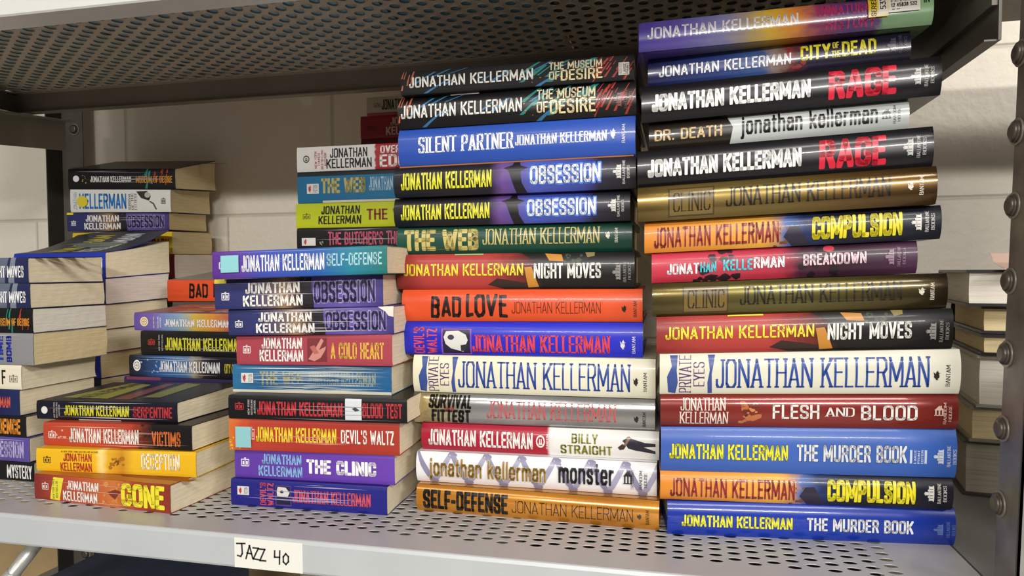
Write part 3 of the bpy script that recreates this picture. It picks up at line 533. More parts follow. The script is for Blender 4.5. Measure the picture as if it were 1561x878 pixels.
book('black hardcover with teal and red streaks, second from the top of the middle stack', 'hardcover', -.2703, .1155, -.0173, .2358, .0313, .0001, .3797, .006, BLK, museum_art(0)+[('T', JK, .015, .523, .3, .72, '#e6e3dc', 'S'), ('T', 'THE MUSEUM', .585, .83, .6, .92, '#e2d4ae', 'S'), ('T', 'OF', .585, .632, .22, .54, '#e2d4ae', 'S'), ('T', 'DESIRE', .64, .832, .16, .58, '#ead9a8', 'S')]+logo_house(.905, '#7a4a44', ('BALLANTINE', 'BOOKS'), .24, .66)+[('R', .22, .34, .955, 1, '#e4dfd8')])
book('black large-print book with teal and red streaks, topmost of the middle hardcover stack', 'paperback', -.2645, .1067, .0085, .2281, .0226, .0002, .4113, .0064, BLK, museum_art(1)+[('T', JK, .038, .572, .28, .74, '#e6e3dc', 'S'), ('T', 'THE MUSEUM', .64, .865, .6, .92, '#e2d4ae', 'S'), ('T', 'OF', .64, .685, .2, .54, '#e2d4ae', 'S'), ('T', 'DESIRE', .69, .867, .14, .58, '#ead9a8', 'S'), ('R', .935, .98, .2, .7, '#d8d3cb'), ('V', 'LARGE', .955, .966, .24, .66, '#2a2a2a', 'K'), ('V', 'PRINT', .968, .978, .24, .66, '#2a2a2a', 'K'), ('V', 'RANDOM HOUSE', .938, .95, .22, .68, '#4a4a4a', 'L')], w=.15, rough=.7, coat=0.)

# ================================================================ right-hand stack of hardcovers (bottom to top)
def murder(o, tone): return [('T', JK, .028+o, .425, .3, .64, '#e8e534', 'B', {'out': '#1c1a24', 'ow': .04}), ('T', 'THE MURDER BOOK', .455+o, .828+o, .3, .66, '#dfe2e6', 'B', {'out': '#1d2d66', 'ow': .04})]+([('R', .838, .846, .3, .58, '#c9d2e6'), ('R', .888, .896, .3, .58, '#c9d2e6'), ('V', 'LARGE', .852, .86, .3, .58, '#c9d2e6', 'S'), ('V', 'PRINT', .864, .872, .3, .58, '#c9d2e6', 'S'), ('V', 'EDITION', .876, .884, .3, .58, '#c9d2e6', 'S')] if not o else [])+logo_house(.918, '#d3d9e6' if not o else '#5f78b8', ('BALLANTINE', 'BOOKS'), .3, .6)
def compul(): return [('D', 10, .44, .5, .0, .7, '#7a4a2a', .008), ('P', [(.5, .0), (.47, .3), (.49, .6), (.52, .62), (.54, .3), (.56, 0)], '#2a2438'), ('T', JK, .033, .455, .14, .8, '#96302a', 'B', {'out': '#f0c070', 'ow': .03}), ('T', 'COMPULSION', .565, .868, .16, .86, '#efe12a', 'X', {'out': '#2a2414', 'ow': .03})]+logo_house(.897, '#e0ddd6', ('BALLANTINE', 'BOOKS'), .28, .76)
CMP = [(0, '#e08a30'), (.25, '#e79a3c'), (.42, '#eeb048'), (.46, '#d09a5a'), (.5, '#4f6aa8'), (.56, '#23305e'), (.66, '#1c1f2e'), (1, '#1a1b26')]
def rage(a, b): return [('T', JK, .035, a, .25, .73, '#f2f1ee', 'X'), ('T', 'RAGE', b, b+.225, .13, .87, '#dc1f3c', 'X')]+logo_house(.895, '#c2bfba', ('BALLANTINE', 'BOOKS'), .3, .72)
clinic = [('R', .103, .258, .08, .9, '#3f3418'), ('R', .108, .253, .12, .86, '#77602c'), ('T', 'CLINIC', .12, .245, .22, .76, '#332a12', 'R'), ('T', JK, .297, .845, .28, .82, '#221c10', 'R')]+bantam(.9, '#e6dfcc', .5, .94, .8)
dd = lambda h: h
book('glossy deep blue hardcover at the bottom of the right-hand stack', 'hardcover', -.0048, .083, .1054, .2408, .0303, .002, 0, 0, [(0, '#16329a'), (.5, '#1a3aa8'), (1, '#162f8c')], murder(.02, 0), rough=.26, coat=.35, mottle=.03)
book('orange-to-black hardcover with yellow title, second from the bottom of the right-hand stack', 'hardcover', -.0111, .0855, .0678, .2418, .0257, .0023, .0307, .0083, CMP, compul(), mottle=.05)
book('thick mid-blue large-print hardcover with yellow and white lettering', 'hardcover', -.0106, .085, .0588, .2424, .0396, .0018, .0568, .0178, [(0, '#3d5fb0'), (.5, '#4166b8'), (1, '#3a62b6')], murder(0, 0), mottle=.04)
book('brick red hardcover with white spaced title', 'hardcover', -.0111, .0863, .0432, .2424, .0287, .0015, .0968, .0252, [(0, '#7e2a24'), (.5, '#8c2f28'), (1, '#7c2822')], [
    ('T', 'JONATHAN', .067, .217, .52, .9, '#ecdcd0', 'R'), ('T', 'KELLERMAN', .065, .225, .1, .48, '#ecdcd0', 'R'), ('D', 14, .265, .335, .15, .85, '#b8683a', .011), ('D', 9, .28, .325, .3, .7, '#6a2a1c', .008), ('D', 6, .285, .32, .45, .75, '#d08a58', .006), ('T', 'FLESH', .374, .53, .28, .7, '#f1ece6', 'S'), ('T', 'AND', .552, .648, .36, .62, '#f1ece6', 'R'), ('T', 'BLOOD', .67, .86, .26, .68, '#f1ece6', 'S'), ('G', 'house', .916, .95, .4, .68, '#d9b8ac'), ('V', 'RANDOM', .948, .958, .16, .76, '#d9b8ac', 'R'), ('V', 'HOUSE', .965, .975, .24, .68, '#d9b8ac', 'R')], rough=.22, metal=.2, coat=.6)
book('cream hardcover with tall blue lettering in the right-hand stack', 'hardcover', -.0118, .0858, .0291, .2428, .0359, .0012, .1258, .0314, [(0, '#dedac4'), (1, '#e8e5d4')], priv(1), mottle=.02)
book('red-to-black hardcover with yellow lettering in the right-hand stack, on the cream one', 'hardcover', -.0148, .0896, .0225, .2405, .0327, .0007, .162, .0363, NIGHTR, night('#e4dc3a'))
CL1 = [(0, '#6f5a2c'), (.15, '#8a7440'), (.5, '#7d6a38'), (.75, '#6a4f26'), (1, '#4f3a1c')]; CL2 = [(0, '#5a4c28'), (.2, '#6f6436'), (.5, '#6e6636'), (.75, '#584c24'), (1, '#33291a')]
book('dull bronze foil hardcover, lower of the two bronze ones, under the pinkish-red book', 'hardcover', -.0187, .0921, .0153, .2398, .0297, -.0004, .1949, .0392, CL2, clinic, rough=.24, metal=.7, coat=.6)
book('pinkish-red to dark purple hardcover with white and cyan lettering', 'hardcover', -.0196, .1015, .0137, .2202, .0271, .0007, .225, .0376, [(0, '#c8374c'), (.2, '#c23a4c'), (.5, '#b8344a'), (.58, '#4a2436'), (.75, '#3a2030'), (1, '#4a2a44')], [
    ('D', 16, .16, .34, .0, .5, '#2b1a24', .016), ('D', 12, .22, .3, .6, 1, '#3a2030', .012), ('D', 10, .55, .72, .0, .95, '#241822', .02), ('P', ell(.665, .88, .022, .1, 10), '#c83a4c'), ('T', 'JONAT', .058, .178, .26, .62, '#f4eef0', 'B'), ('T', 'HAN', .182, .242, .3, .64, '#4cc4d2', 'B'), ('T', 'KELLE', .268, .378, .32, .68, '#4cc4d2', 'B'), ('T', 'RMAN', .382, .498, .36, .72, '#f4eef0', 'B'), ('T', 'BREAKDOWN', .568, .806, .38, .74, '#f0cfd6', 'B')]+logo_house(.875, '#9a7a92', ('BALLANTINE', 'BOOKS'), .3, .78))
book('orange-to-navy hardcover with yellow title, under the upper bronze book', 'hardcover', -.026, .098, .0062, .2428, .0279, .0001, .2523, .0408, CMP, compul(), mottle=.05)
book('shiny bronze foil hardcover, upper of the two bronze ones', 'hardcover', -.0318, .0895, -.0005, .2416, .0305, .0008, .2803, .0412, CL1, clinic, rough=.22, metal=.7, coat=.6)
book('black hardcover with large red title, lower of the two such', 'hardcover', -.0322, .0948, .0015, .2408, .033, .0001, .3112, .0445, [(0, '#121114'), (1, '#17161a')], rage(.555, .615), rough=.28, coat=.25)
book('shorter hardcover half dark brown and half pale grey with lowercase lettering', 'hardcover', -.0225, .1039, .0036, .2151, .0249, -.0003, .345, .0449, [(0, '#1f1916'), (.29, '#261e18'), (.3, '#c4c8c6'), (1, '#b2b6b4')], [
    ('P', [(.26, 0), (.31, 0), (.322, .6), (.3, 1), (.26, 1)], '#241c17'), ('T', 'DR. DEATH', .022, .28, .34, .74, '#d2b078', 'S'), ('T', 'jonathan kellerman', .352, .878, .3, .96, '#1d1c1e', 'K'), ('G', 'house', .893, .93, .42, .74, '#3a3a38'), ('V', 'RANDOM', .938, .948, .24, .86, '#5a5a58', 'R'), ('V', 'HOUSE', .955, .965, .3, .76, '#5a5a58', 'R')], rough=.26, coat=.35, mottle=0)
book('black hardcover with large red title, upper of the two such', 'hardcover', -.0288, .0968, -.0031, .2427, .0323, -.0004, .37, .0436, [(0, '#121114'), (1, '#17161a')], rage(.565, .625), rough=.28, coat=.25)
book('navy hardcover with small yellow title, second from the top of the right-hand stack', 'hardcover', -.0236, .1039, .0179, .2174, .0252, .0009, .403, .0419, [(0, '#1c1b46'), (.3, '#2c3f7c'), (.45, '#39568c'), (.5, '#8a7a70'), (.56, '#6a3a3a'), (.62, '#231c36'), (1, '#1a1828')], [
    ('D', 12, .52, .6, .0, 1, '#8a3030', .01), ('T', JK, .042, .542, .3, .68, '#e9e7ea', 'S'), ('T', 'CITY', .578, .692, .36, .86, '#e6da38', 'B'), ('T', 'OF', .7, .724, .66, .88, '#e6da38', 'B'), ('T', 'THE', .696, .73, .36, .58, '#e6da38', 'B'), ('T', 'DEAD', .735, .866, .36, .86, '#e6da38', 'B')]+logo_house(.905, '#4f4a5a', ('BALLANTINE', 'BOOKS'), .34, .8), rough=.26, coat=.35)
book('plastic-wrapped rainbow hardcover with barcode sticker, topmost of the right-hand stack', 'hardcover', -.0308, .0794, .0781, .2387, .0253, .0009, .4282, .0458, [(0, '#463a8c'), (.15, '#5a4c9c'), (.3, '#7a7aa4'), (.4, '#a8946a'), (.46, '#d0a838'), (.55, '#cf7f34'), (.62, '#8a3a5a'), (.72, '#4a3470'), (.82, '#5a4470'), (.845, '#7c9c76'), (1, '#88aa80')], [
    ('T', JK, .028, .535, .36, .76, '#cfcad0', 'S'), ('T', 'UNNATURAL', .6, .8, .54, .9, '#b02a58', 'S'), ('T', 'HISTORY', .63, .8, .1, .46, '#b02a58', 'S'), ('T', 'IN', .965, .985, .66, .98, '#20382a', 'B')], rough=.22, coat=.45,
    stickers=[('series_sticker', 'yellow sticker with upright lettering', [('R', .772, .84, .34, .99, '#d8b92c'), ('V', 'SERIES', .782, .8, .38, .97, '#22201a', 'B'), ('R', .806, .838, .42, .99, '#d6d0c4'), ('V', '532', .812, .832, .56, .97, '#22201a', 'K')]),
              ('barcode_sticker', 'white barcode sticker', [('R', .84, .95, .44, .99, '#d6d0c4')]+[('R', .85+.0052*i, .85+.0052*i+(.0012 if i % 3 else .0028), .76, .98, '#2b2724') for i in range(17)]+[('T', '12 45838 532', .85, .938, .6, .72, '#2b2724', 'K'), ('R', .852, .862, .52, .535, '#2b2724'), ('R', .868, .88, .52, .535, '#2b2724')])])

# ================================================================ stack of paperbacks beside the middle hardcovers (bottom to top)
def bobs(c): return [('P', [(.51, 0), (.53, .4), (.51, .7), (.545, .98), (.57, .98), (.57, .6), (.585, .2), (.58, 0)], '#17131a'), ('G', 'openbook', .04, .085, .3, .58, '#e3e1e6'), ('T', 'JONATHAN', .18, .5, .5, .86, '#f2eee6', 'B'), ('T', 'KELLERMAN', .165, .517, .08, .44, '#f2eee6', 'B'), ('T', 'OBSESSION', .585, .952, .16, .84, '#2d2556', 'B', {'out': '#a99ad2', 'ow': .1})]+([('W', c, '#d9d4dc', .006)] if c else [])
BOB = [(0, '#2b2f62'), (.2, '#30346a'), (.34, '#6a5a62'), (.42, '#9a7a5a'), (.48, '#5a4038'), (.53, '#1c1620'), (.58, '#5a4a98'), (.8, '#6a5aaa'), (1, '#3e3478')]
book('navy blue creased paperback with red lettering, bottom of the stack left of the middle hardcovers', 'paperback', -.4379, .0693, .0245, .1683, .0271, .001, 0, 0, [(0, '#20207a'), (1, '#22227e')], [
    ('R', .042, .115, .42, .74, '#d8d4d4'), ('G', 'bird', .05, .075, .46, .7, '#c0403c'), ('V', 'FICTION', .085, .108, .46, .7, '#77737a', 'S'), ('V', "DEVIL'S", .185, .225, .08, .92, '#c44a5a', 'B'), ('V', 'WALTZ', .232, .272, .08, .92, '#c44a5a', 'B'), ('R', .285, .385, .1, .85, '#5a3a8a'), ('R', .29, .38, .14, .82, '#1a1a3a'), ('P', [(.293, .62), (.3, .8), (.35, .78), (.375, .6), (.36, .42), (.295, .46)], '#d6d2cc'), ('P', ell(.325, .62, .012, .06, 8), '#2a2a38'), ('T', JK, .395, .895, .26, .72, '#d2505a', 'RB'), ('W', 7, '#9a96c0', .012)], pages='cream', rise=(0, 0), seed=2)
book('purple paperback with white and light blue lettering, second from the bottom beside the middle hardcovers', 'paperback', -.4357, .0735, .0291, .1721, .0297, -.0001, .0275, .0059, [(0, '#5f3aa0'), (1, '#6a40ac')], [
    ('G', 'openbook', .04, .09, .4, .7, '#ece8f2'), ('T', 'JONATHAN', .17, .415, .52, .86, '#86b4dc', 'B'), ('T', 'KELLERMAN', .148, .42, .1, .46, '#86b4dc', 'B'), ('T', 'THE CLINIC', .448, .885, .26, .74, '#f2eff4', 'X')], mottle=.03, seed=3)
book('red paperback with yellow and white lettering and a pale blue square sticker', 'paperback', -.4365, .066, .0546, .1796, .0319, .0006, .0576, .0053, [(0, '#d0702c'), (.06, '#cf5a2c'), (.12, '#b8402c'), (.4, '#ab372a'), (.7, '#a83226'), (1, '#a8382a')], [
    ('D', 12, .0, .07, 0, .5, '#e4a83a', .008), ('G', 'openbook', .115, .15, .35, .75, '#e8b0a0'), ('T', JK, .158, .627, .3, .76, '#efd634', 'B'), ('T', "DEVIL'S WALTZ", .655, .968, .32, .74, '#f3ece4', 'K'), ('W', 4, '#d08a78', .008)], stickers=[('square_sticker', 'pale blue square sticker', [('R', .042, .132, .1, .76, '#8ec4c8')])], seed=4)
book('black wider paperback with red lettering and a small white square', 'paperback', -.4352, .0641, .0342, .1883, .0234, .0001, .0899, .0087, BLK, [
    ('G', 'openbook', .037, .085, .4, .72, '#b23a3c'), ('V', 'NEW YORK', .108, .118, .2, .84, '#bdb8b4', 'S'), ('V', 'BESTSELLING', .125, .135, .2, .84, '#bdb8b4', 'S'), ('V', 'AUTHOR', .142, .152, .25, .8, '#bdb8b4', 'S'), ('T', JK, .162, .638, .2, .78, '#c8323c', 'B'), ('R', .653, .745, .08, .97, '#d6dade'), ('P', [(.69, .56), (.71, .62), (.735, .5), (.71, .44)], '#3a4250'), ('T', 'BLOOD TEST', .75, .972, .2, .8, '#c8323c', 'B'), ('W', 4, '#8a8688', .012)], seed=5)
book('blue paperback with heavily creased washed-out lettering', 'paperback', -.4426, .0828, .0293, .1729, .0282, .0009, .1135, .0092, [(0, '#2a6c98'), (1, '#235f90')], [
    ('T', 'THE WEB', .17, .44, .26, .76, '#a89f6c', 'B'), ('T', JK, .47, .9, .28, .74, '#8a9a90', 'B'), ('W', 26, '#b8c4c8', .011), ('W', 22, '#d9d8ca', .009), ('W', 14, '#1c4a78', .012), ('R', 0, 1, 0, .1, '#ddd6c2'), ('R', .055, .13, .34, .7, '#dedad6'), ('G', 'bird', .062, .09, .38, .66, '#b84a40'), ('V', 'FICTION', .1, .124, .38, .66, '#8a8684', 'S')], seed=6)
book('dusty red paperback with yellow title and a praying-hands picture', 'paperback', -.4355, .0798, .0079, .1695, .0304, .0007, .1423, .0144, [(0, '#a4424e'), (1, '#aa4450')], [
    ('G', 'openbook', .042, .09, .38, .66, '#f0dedc'), ('T', 'JONATHAN', .162, .42, .54, .9, '#f4eeea', 'B'), ('T', 'KELLERMAN', .148, .427, .12, .5, '#f4eeea', 'B'), ('R', .455, .58, .12, .9, '#7a2e34'), ('P', [(.46, .2), (.5, .5), (.545, .88), (.56, .8), (.53, .5), (.575, .62), (.57, .5), (.54, .25), (.5, .14)], '#cf8a80'), ('P', [(.47, .6), (.5, .66), (.53, .4), (.5, .36)], '#b8685f'), ('T', 'A COLD HEART', .605, .948, .22, .74, '#e8b84a', 'B')], mottle=.03, seed=7)
book('navy-to-purple paperback with torn corner and creases, third from the top beside the hardcovers', 'paperback', -.4379, .0706, .0562, .1745, .0263, .0007, .173, .0185, BOB, bobs(9)+[('P', [(.9, 1), (1, 1), (1, .62), (.97, .66), (.95, .82)], '#e6ddd0')], mottle=.05, seed=8)
book('navy-to-purple paperback with yellow corner, second from the top beside the hardcovers', 'paperback', -.4475, .0629, .0863, .1747, .03, .0006, .1994, .0225, BOB, bobs(2)+[('R', 0, .07, .86, 1, '#e2d236')], mottle=.05, seed=9)
book('purple-to-teal paperback with a pale blue square sticker, topmost beside the middle hardcovers', 'paperback', -.4355, .0437, .0919, .1751, .0263, .0003, .2302, .0259, [(0, '#5a2a8a'), (.16, '#5a3a9c'), (.3, '#3f4cb0'), (.6, '#2a5aac'), (.8, '#1f7f98'), (1, '#1f6f6a')], [
    ('G', 'openbook', .038, .1, .35, .65, '#e6e0ee'), ('T', JK, .165, .636, .22, .82, '#f0eef2', 'B'), ('T', 'SELF-DEFENSE', .65, .97, .34, .78, '#a6d4dc', 'K'), ('W', 3, '#8aa0c8', .006)], stickers=[('square_sticker', 'pale blue square sticker', [('R', .052, .152, .22, .84, '#8ecdd2')])], seed=10)

# ================================================================ low front stack at the left (bottom to top)
book('orange-red paperback with big yellow title and yellow tag, bottom of the front left stack', 'paperback', -.6523, .0425, -.0604, .1733, .0264, .0022, 0, 0, [(0, '#7c2c28'), (.1, '#96392c'), (.25, '#b24a34'), (.45, '#bb5a34'), (.6, '#c9743c'), (.75, '#a8442c'), (1, '#8a3426')], [
    ('G', 'openbook', .058, .105, .42, .72, '#e2cfc4'), ('P', [(.115, .06), (.185, .04), (.218, .92), (.142, .94)], '#e3d83a'), ('V', 'NEW YORK TIMES', .135, .15, .1, .86, '#6a5a1c', 'S'), ('V', 'BESTSELLER', .16, .175, .14, .8, '#6a5a1c', 'S'), ('D', 16, .5, .68, .1, .9, '#d08a44', .015), ('P', [(.54, .55), (.6, .68), (.66, .6), (.62, .5), (.6, .3)], '#7a3020'), ('T', 'JONATHAN', .245, .478, .52, .86, '#f1ebe2', 'B'), ('T', 'KELLERMAN', .215, .468, .08, .46, '#f1ebe2', 'B'), ('T', 'GONE', .645, .962, .12, .94, '#eee032', 'X', {'out': '#8a3a1a', 'ow': .02}), ('W', 3, '#d8b0a0', .006)], seed=11, top=[('R', 0, 1, 0, 1, '#b8702c'), ('D', 12, .1, .9, .1, .9, '#8a3a22', .05)])
book('bright yellow paperback with orange-red lettering in the front left stack', 'paperback', -.6591, .0518, .0341, .1896, .0239, .0019, .0268, .0127, [(0, '#e8b51c'), (.38, '#ebb920'), (.42, '#f4dc8a'), (.46, '#e4ae24'), (.55, '#c98a24'), (.62, '#eaba28'), (1, '#e8b51c')], [
    ('G', 'openbook', .045, .09, .36, .68, '#4a3a14'), ('T', '#1 NEW YORK TIMES BESTSELLING AUTHOR', .155, .385, .86, .93, '#6a4a10', 'S'), ('T', 'JONATHAN', .17, .346, .48, .82, '#b8442c', 'B'), ('T', 'KELLERMAN', .15, .346, .04, .42, '#b8442c', 'B'), ('D', 12, .46, .58, .25, .7, '#a8701c', .012), ('D', 6, .48, .56, .35, .55, '#7a4a14', .008), ('T', 'DECEPTION', .658, .9, .26, .9, '#f2ecd0', 'B')], mottle=.03, seed=12)
book('red-orange to black creased paperback with orange title in the front left stack', 'paperback', -.6622, .0642, -.0198, .1866, .0249, .0011, .051, .0227, [(0, '#b8442c'), (.3, '#bc482c'), (.6, '#b4402a'), (.68, '#6a2c20'), (.76, '#1a1414'), (1, '#151214')], [
    ('D', 12, .6, .74, 0, 1, '#2a1814', .012), ('G', 'openbook', .035, .085, .32, .66, '#eed8cc'), ('D', 6, .09, .15, .3, .7, '#d8a090', .008), ('T', JK, .178, .645, .18, .78, '#f2ece4', 'B'), ('T', 'VICTIMS', .735, .928, .16, .74, '#cf6a30', 'B'), ('W', 8, '#d8b4a4', .01)], seed=13)
book('black paperback with yellow and red lettering and worn cover, top of the front left stack', 'paperback', -.685, .0777, -.0412, .1855, .0204, .0008, .0757, .0286, [(0, '#151522'), (1, '#171726')], [
    ('G', 'disc', .035, .08, .3, .7, '#e2e0dc'), ('V', 'NEW YORK TIMES', .122, .132, .1, .92, '#bdb9b4', 'S'), ('V', 'BESTSELLING', .14, .15, .1, .92, '#bdb9b4', 'S'), ('V', 'AUTHOR', .158, .168, .2, .8, '#bdb9b4', 'S'), ('T', JK, .2, .66, .24, .78, '#ddd832', 'B'), ('T', 'SERPENTINE', .69, .966, .22, .76, '#b8343a', 'B'), ('W', 6, '#b8b4bc', .012), ('R', .3, .6, .0, .05, '#c9c4c0')], seed=14, rise=(0, .004),
    top=[('P', [(.12, .55), (.85, .62), (.95, .82), (.15, .9)], '#8f8e34'), ('P', [(.1, .38), (.9, .46), (.92, .54), (.1, .5)], '#7a4038'), ('P', [(.2, .22), (.9, .26), (.95, .4), (.2, .34)], '#82823a'), ('T', 'KELLERMAN', .1, .92, .7, .8, '#20202a', 'B')])

# ================================================================ stack cut off by the left picture edge (bottom to top)
def left(label, xr, T, z, base, ops, L=.172, seed=1, pages='cream', yaw=.0, rise=(0, 0), top=(), y=.09):
    book(label, 'paperback', xr-L, y, yaw, L, T-.0004, 0, z, 0, base, ops, pages=pages, seed=seed, rise=rise, top=top)
left('black paperback with one white word, bottom of the stack at the left picture edge', -.705, .0222, 0, BLK, [('T', 'MYSTERY', .775, .985, .14, .84, '#eceae6', 'B'), ('T', JK, .2, .7, .2, .8, '#c8b23a', 'B')], seed=21)
left('creased purple paperback, second from the bottom at the left picture edge', -.7104, .028, .0222, [(0, '#2d2a5e'), (.5, '#4a3f86'), (1, '#5c4c98')], [('T', 'OBSESSION', .64, .955, .16, .84, '#b4a8d4', 'B'), ('W', 12, '#b9b2cc', .012)], seed=22)
left('black paperback with orange lettering, third from the bottom at the left picture edge', -.7141, .0245, .0502, BLK, [('T', 'EVIDENCE', .67, .955, .14, .86, '#d88a30', 'X'), ('T', JK, .18, .62, .2, .8, '#e4dfd6', 'B')], seed=23)
left('navy paperback with red-orange lettering at the left picture edge', -.7221, .0301, .0747, [(0, '#17183e'), (.8, '#1a1c4a'), (1, '#1f2a58')], [('T', JK, .45, .925, .3, .72, '#d05a44', 'B')], seed=24)
left('cream paperback with black lettering and open-book mark at the left picture edge', -.7183, .028, .1048, [(0, '#dcd4bc'), (1, '#e4dcc6')], [('T', 'F', .835, .87, .2, .8, '#26221e', 'B'), ('G', 'openbook', .9, .97, .3, .62, '#8a8474')], seed=25)
left('thick grey paperback with upright blue lettering at the left picture edge', -.7007, .0364, .1328, [(0, '#7a7a7c'), (1, '#8a8a8c')], [('V', 'BOMB', .775, .82, .08, .92, '#26309a', 'X'), ('V', 'TIME', .7, .75, .08, .92, '#26309a', 'X'), ('W', 9, '#b4b4b6', .012)], seed=26, pages='tan')
left('black paperback with orange title and teal and red marks at the left picture edge', -.7005, .0280, .1692, BLK, [('Z', 6, .7, .82, '#1f7f6a', .012, .03), ('Z', 9, .86, .96, '#b2382c', .008, .03), ('T', 'MUSEUM OF DESIRE', .69, .975, .3, .6, '#d8922c', 'B'), ('W', 5, '#8a8688', .01)], seed=27, pages='white')
def nm(c): return [('P', [(.6, 0), (.66, 1), (.84, 1), (.8, 0)], '#5f6678'), ('P', [(.83, 0), (.86, 1), (.9, 1), (.88, 0)], '#7a8090'), ('T', 'NIGHT MOVES', .69, .965, .22, .68, '#f0efee', 'B'), ('W', c, '#b8b6c0', .01)]
left('navy paperback with white title, lower of the matching pair at the left picture edge', -.703, .0283, .1972, [(0, '#16203a'), (.5, '#2c3454'), (1, '#23284e')], nm(5), seed=28)
left('navy paperback with white title, topmost at the left picture edge', -.7046, .0290, .2255, [(0, '#16203a'), (.5, '#2c3454'), (1, '#23284e')], nm(2), seed=29, rise=(0, .003), top=[('R', 0, 1, 0, 1, '#3f352c'), ('D', 10, .1, .9, .1, .9, '#7a6a4a', .08)])

# ================================================================ row behind it
def row(label, xr, T, z, base, ops=(), seed=1, pages='cream', yaw=-.15, y=.245, L=.184, rise=(0, 0), top=(), peel=0., w=None):
    book(label, 'paperback', xr-L*math.cos(yaw), y-L*math.sin(yaw), yaw, L, T-.0004, 0, z, 0, base, ops, pages=pages, seed=seed, rise=rise, top=top, peel=peel, w=w)
xj = -.747
row('tan-edged paperback with dark spine low in the stack behind the left-edge books', xj-.012, .0215, .0715, [(0, '#1c1c34'), (1, '#22223c')], seed=31, pages='tan')
row('tan-edged paperback with bright blue spine end behind the left-edge books', xj-.012, .0345, .093, [(0, '#2434b0'), (1, '#2638b8')], [('T', JK, .2, .8, .2, .8, '#e4e0d4', 'B')], seed=32, pages='tan', rise=(0, .003))
row('cream-edged paperback in the middle of the stack behind the left-edge books', xj-.008, .032, .1275, [(0, '#6a2a2a'), (1, '#7a3030')], seed=33, rise=(.003, .004))
row('cream-edged paperback just under the pink-edged one behind the left-edge books', xj-.005, .0345, .1595, [(0, '#3a3a44'), (1, '#44444e')], seed=34, rise=(.004, .005))
row('pink-white edged paperback under the black-covered one behind the left-edge books', xj-.001, .0355, .194, [(0, '#2a2f6a'), (1, '#30367a')], seed=35, pages='pink', rise=(.005, .007))
row('paperback with black cover and yellow-and-white cover lettering, on top behind the left-edge books', xj, .0355, .2295, [(0, '#2233a2'), (1, '#2438aa')], [('T', JK, .3, .97, .15, .75, '#e8e6ea', 'RB')], seed=36, rise=(.007, .012), peel=.023,
    top=[('R', 0, 1, 0, 1, '#1b1d26'), ('T', 'JONATHAN', .12, .9, .52, .74, '#c4b92e', 'B'), ('T', 'KELLERMAN', .08, .92, .2, .42, '#d2d4d6', 'B'), ('D', 8, .4, .6, .4, .52, '#6a7468', .04)])

# ================================================================ second-row stack behind the front left one
yh = .2
def second(label, x, T, z, base, ops, seed, L=.172, top=(), rise=(0, 0), y=.2, yaw=0., pages='cream', stickers=()):
    book(label, 'paperback', x, y, yaw, L, T-.0004, 0, z, 0, base, ops, pages=pages, seed=seed, top=top, rise=rise, stickers=stickers)
second('dark purple paperback partly hidden behind the front left stack', -.6809, .027, .0785, [(0, '#241c4a'), (.3, '#2c2050'), (1, '#1a1a3a')], [('R', .02, .3, .86, 1, '#6a2c4a'), ('T', JK, .26, .9, .2, .55, '#d8cf4a', 'B')], 41)
second('black-and-blue paperback with white lettering and round mark in the second row', -.6728, .0275, .1055, [(0, '#101016'), (.12, '#1c2c50'), (.3, '#2f5a96'), (.48, '#3f6a9c'), (.55, '#9a8a70'), (.62, '#3a2028'), (.7, '#14121a'), (1, '#14121a')], [
    ('G', 'button', .035, .095, .26, .78, '#ece8e2'), ('D', 8, .1, .24, .2, .8, '#8fa6c0', .008), ('T', JK, .25, .75, .26, .76, '#e6e6e8', 'B'), ('T', 'CITY OF THE DEAD', .79, 1, .28, .7, '#c9c03a', 'B'), ('W', 6, '#9fb0c4', .012)], 42)
second('black paperback with tall yellow lettering and a red mark in the second row', -.6547, .031, .133, BLK, [('G', 'openbook', .06, .115, .42, .68, '#b0322e'), ('V', 'NEW YORK TIMES', .145, .155, .2, .85, '#bdb9b4', 'S'), ('V', 'BESTSELLER', .17, .18, .2, .85, '#bdb9b4', 'S'), ('T', JK, .2, .83, .22, .74, '#dcd62c', 'B'), ('R', .86, 1, 0, 1, '#8a5038'), ('D', 10, .86, 1, .1, .9, '#4a2a20', .02), ('W', 4, '#9a9894', .01)], 43)
second('violet-to-orange paperback with pale lettering, topmost in the second row at left', -.6638, .0225, .164, [(0, '#5a4494'), (.16, '#6a5aa4'), (.3, '#6f8ab4'), (.42, '#8aa0a8'), (.5, '#c4a848'), (.65, '#cf8a38'), (.78, '#b4644a'), (.82, '#6f74a4'), (1, '#5a4a8a')], [
    ('G', 'button', .05, .115, .24, .78, '#ecd49a'), ('V', 'NEW YORK TIMES', .155, .165, .15, .8, '#e0c8a0', 'S'), ('V', 'BESTSELLING', .19, .2, .15, .8, '#e4e0ea', 'S'), ('V', 'AUTHOR', .21, .22, .2, .75, '#e4e0ea', 'S'), ('T', JK, .25, .79, .24, .66, '#e4e0e0', 'B')], 44, rise=(0, .006),
    top=[('R', 0, 1, 0, 1, '#8a5a6a'), ('T', 'UNNATURAL', .1, .9, .5, .72, '#d8d2d4', 'B'), ('T', 'HISTORY', .1, .9, .2, .42, '#d8d2d4', 'B'), ('D', 10, .05, .95, .05, .95, '#c4743c', .05)])
book('orange paperback with black brush-lettered title, wedged behind the second row at left', 'paperback', -.7056, .312, 0, .172, .0300, 0, .196, 0, [(0, '#cf4a24'), (1, '#d44e28')], [('T', 'BAD', .2, .37, .16, .84, '#1c0f0a', 'B', {'jit': .05}), ('T', 'LOVE', .42, .62, .2, .84, '#1c0f0a', 'B', {'jit': .05}), ('T', JK, .66, .98, .3, .66, '#3a1a10', 'L')], seed=45, rise=(0, .012), top=[('R', 0, 1, 0, 1, '#8a8478')])

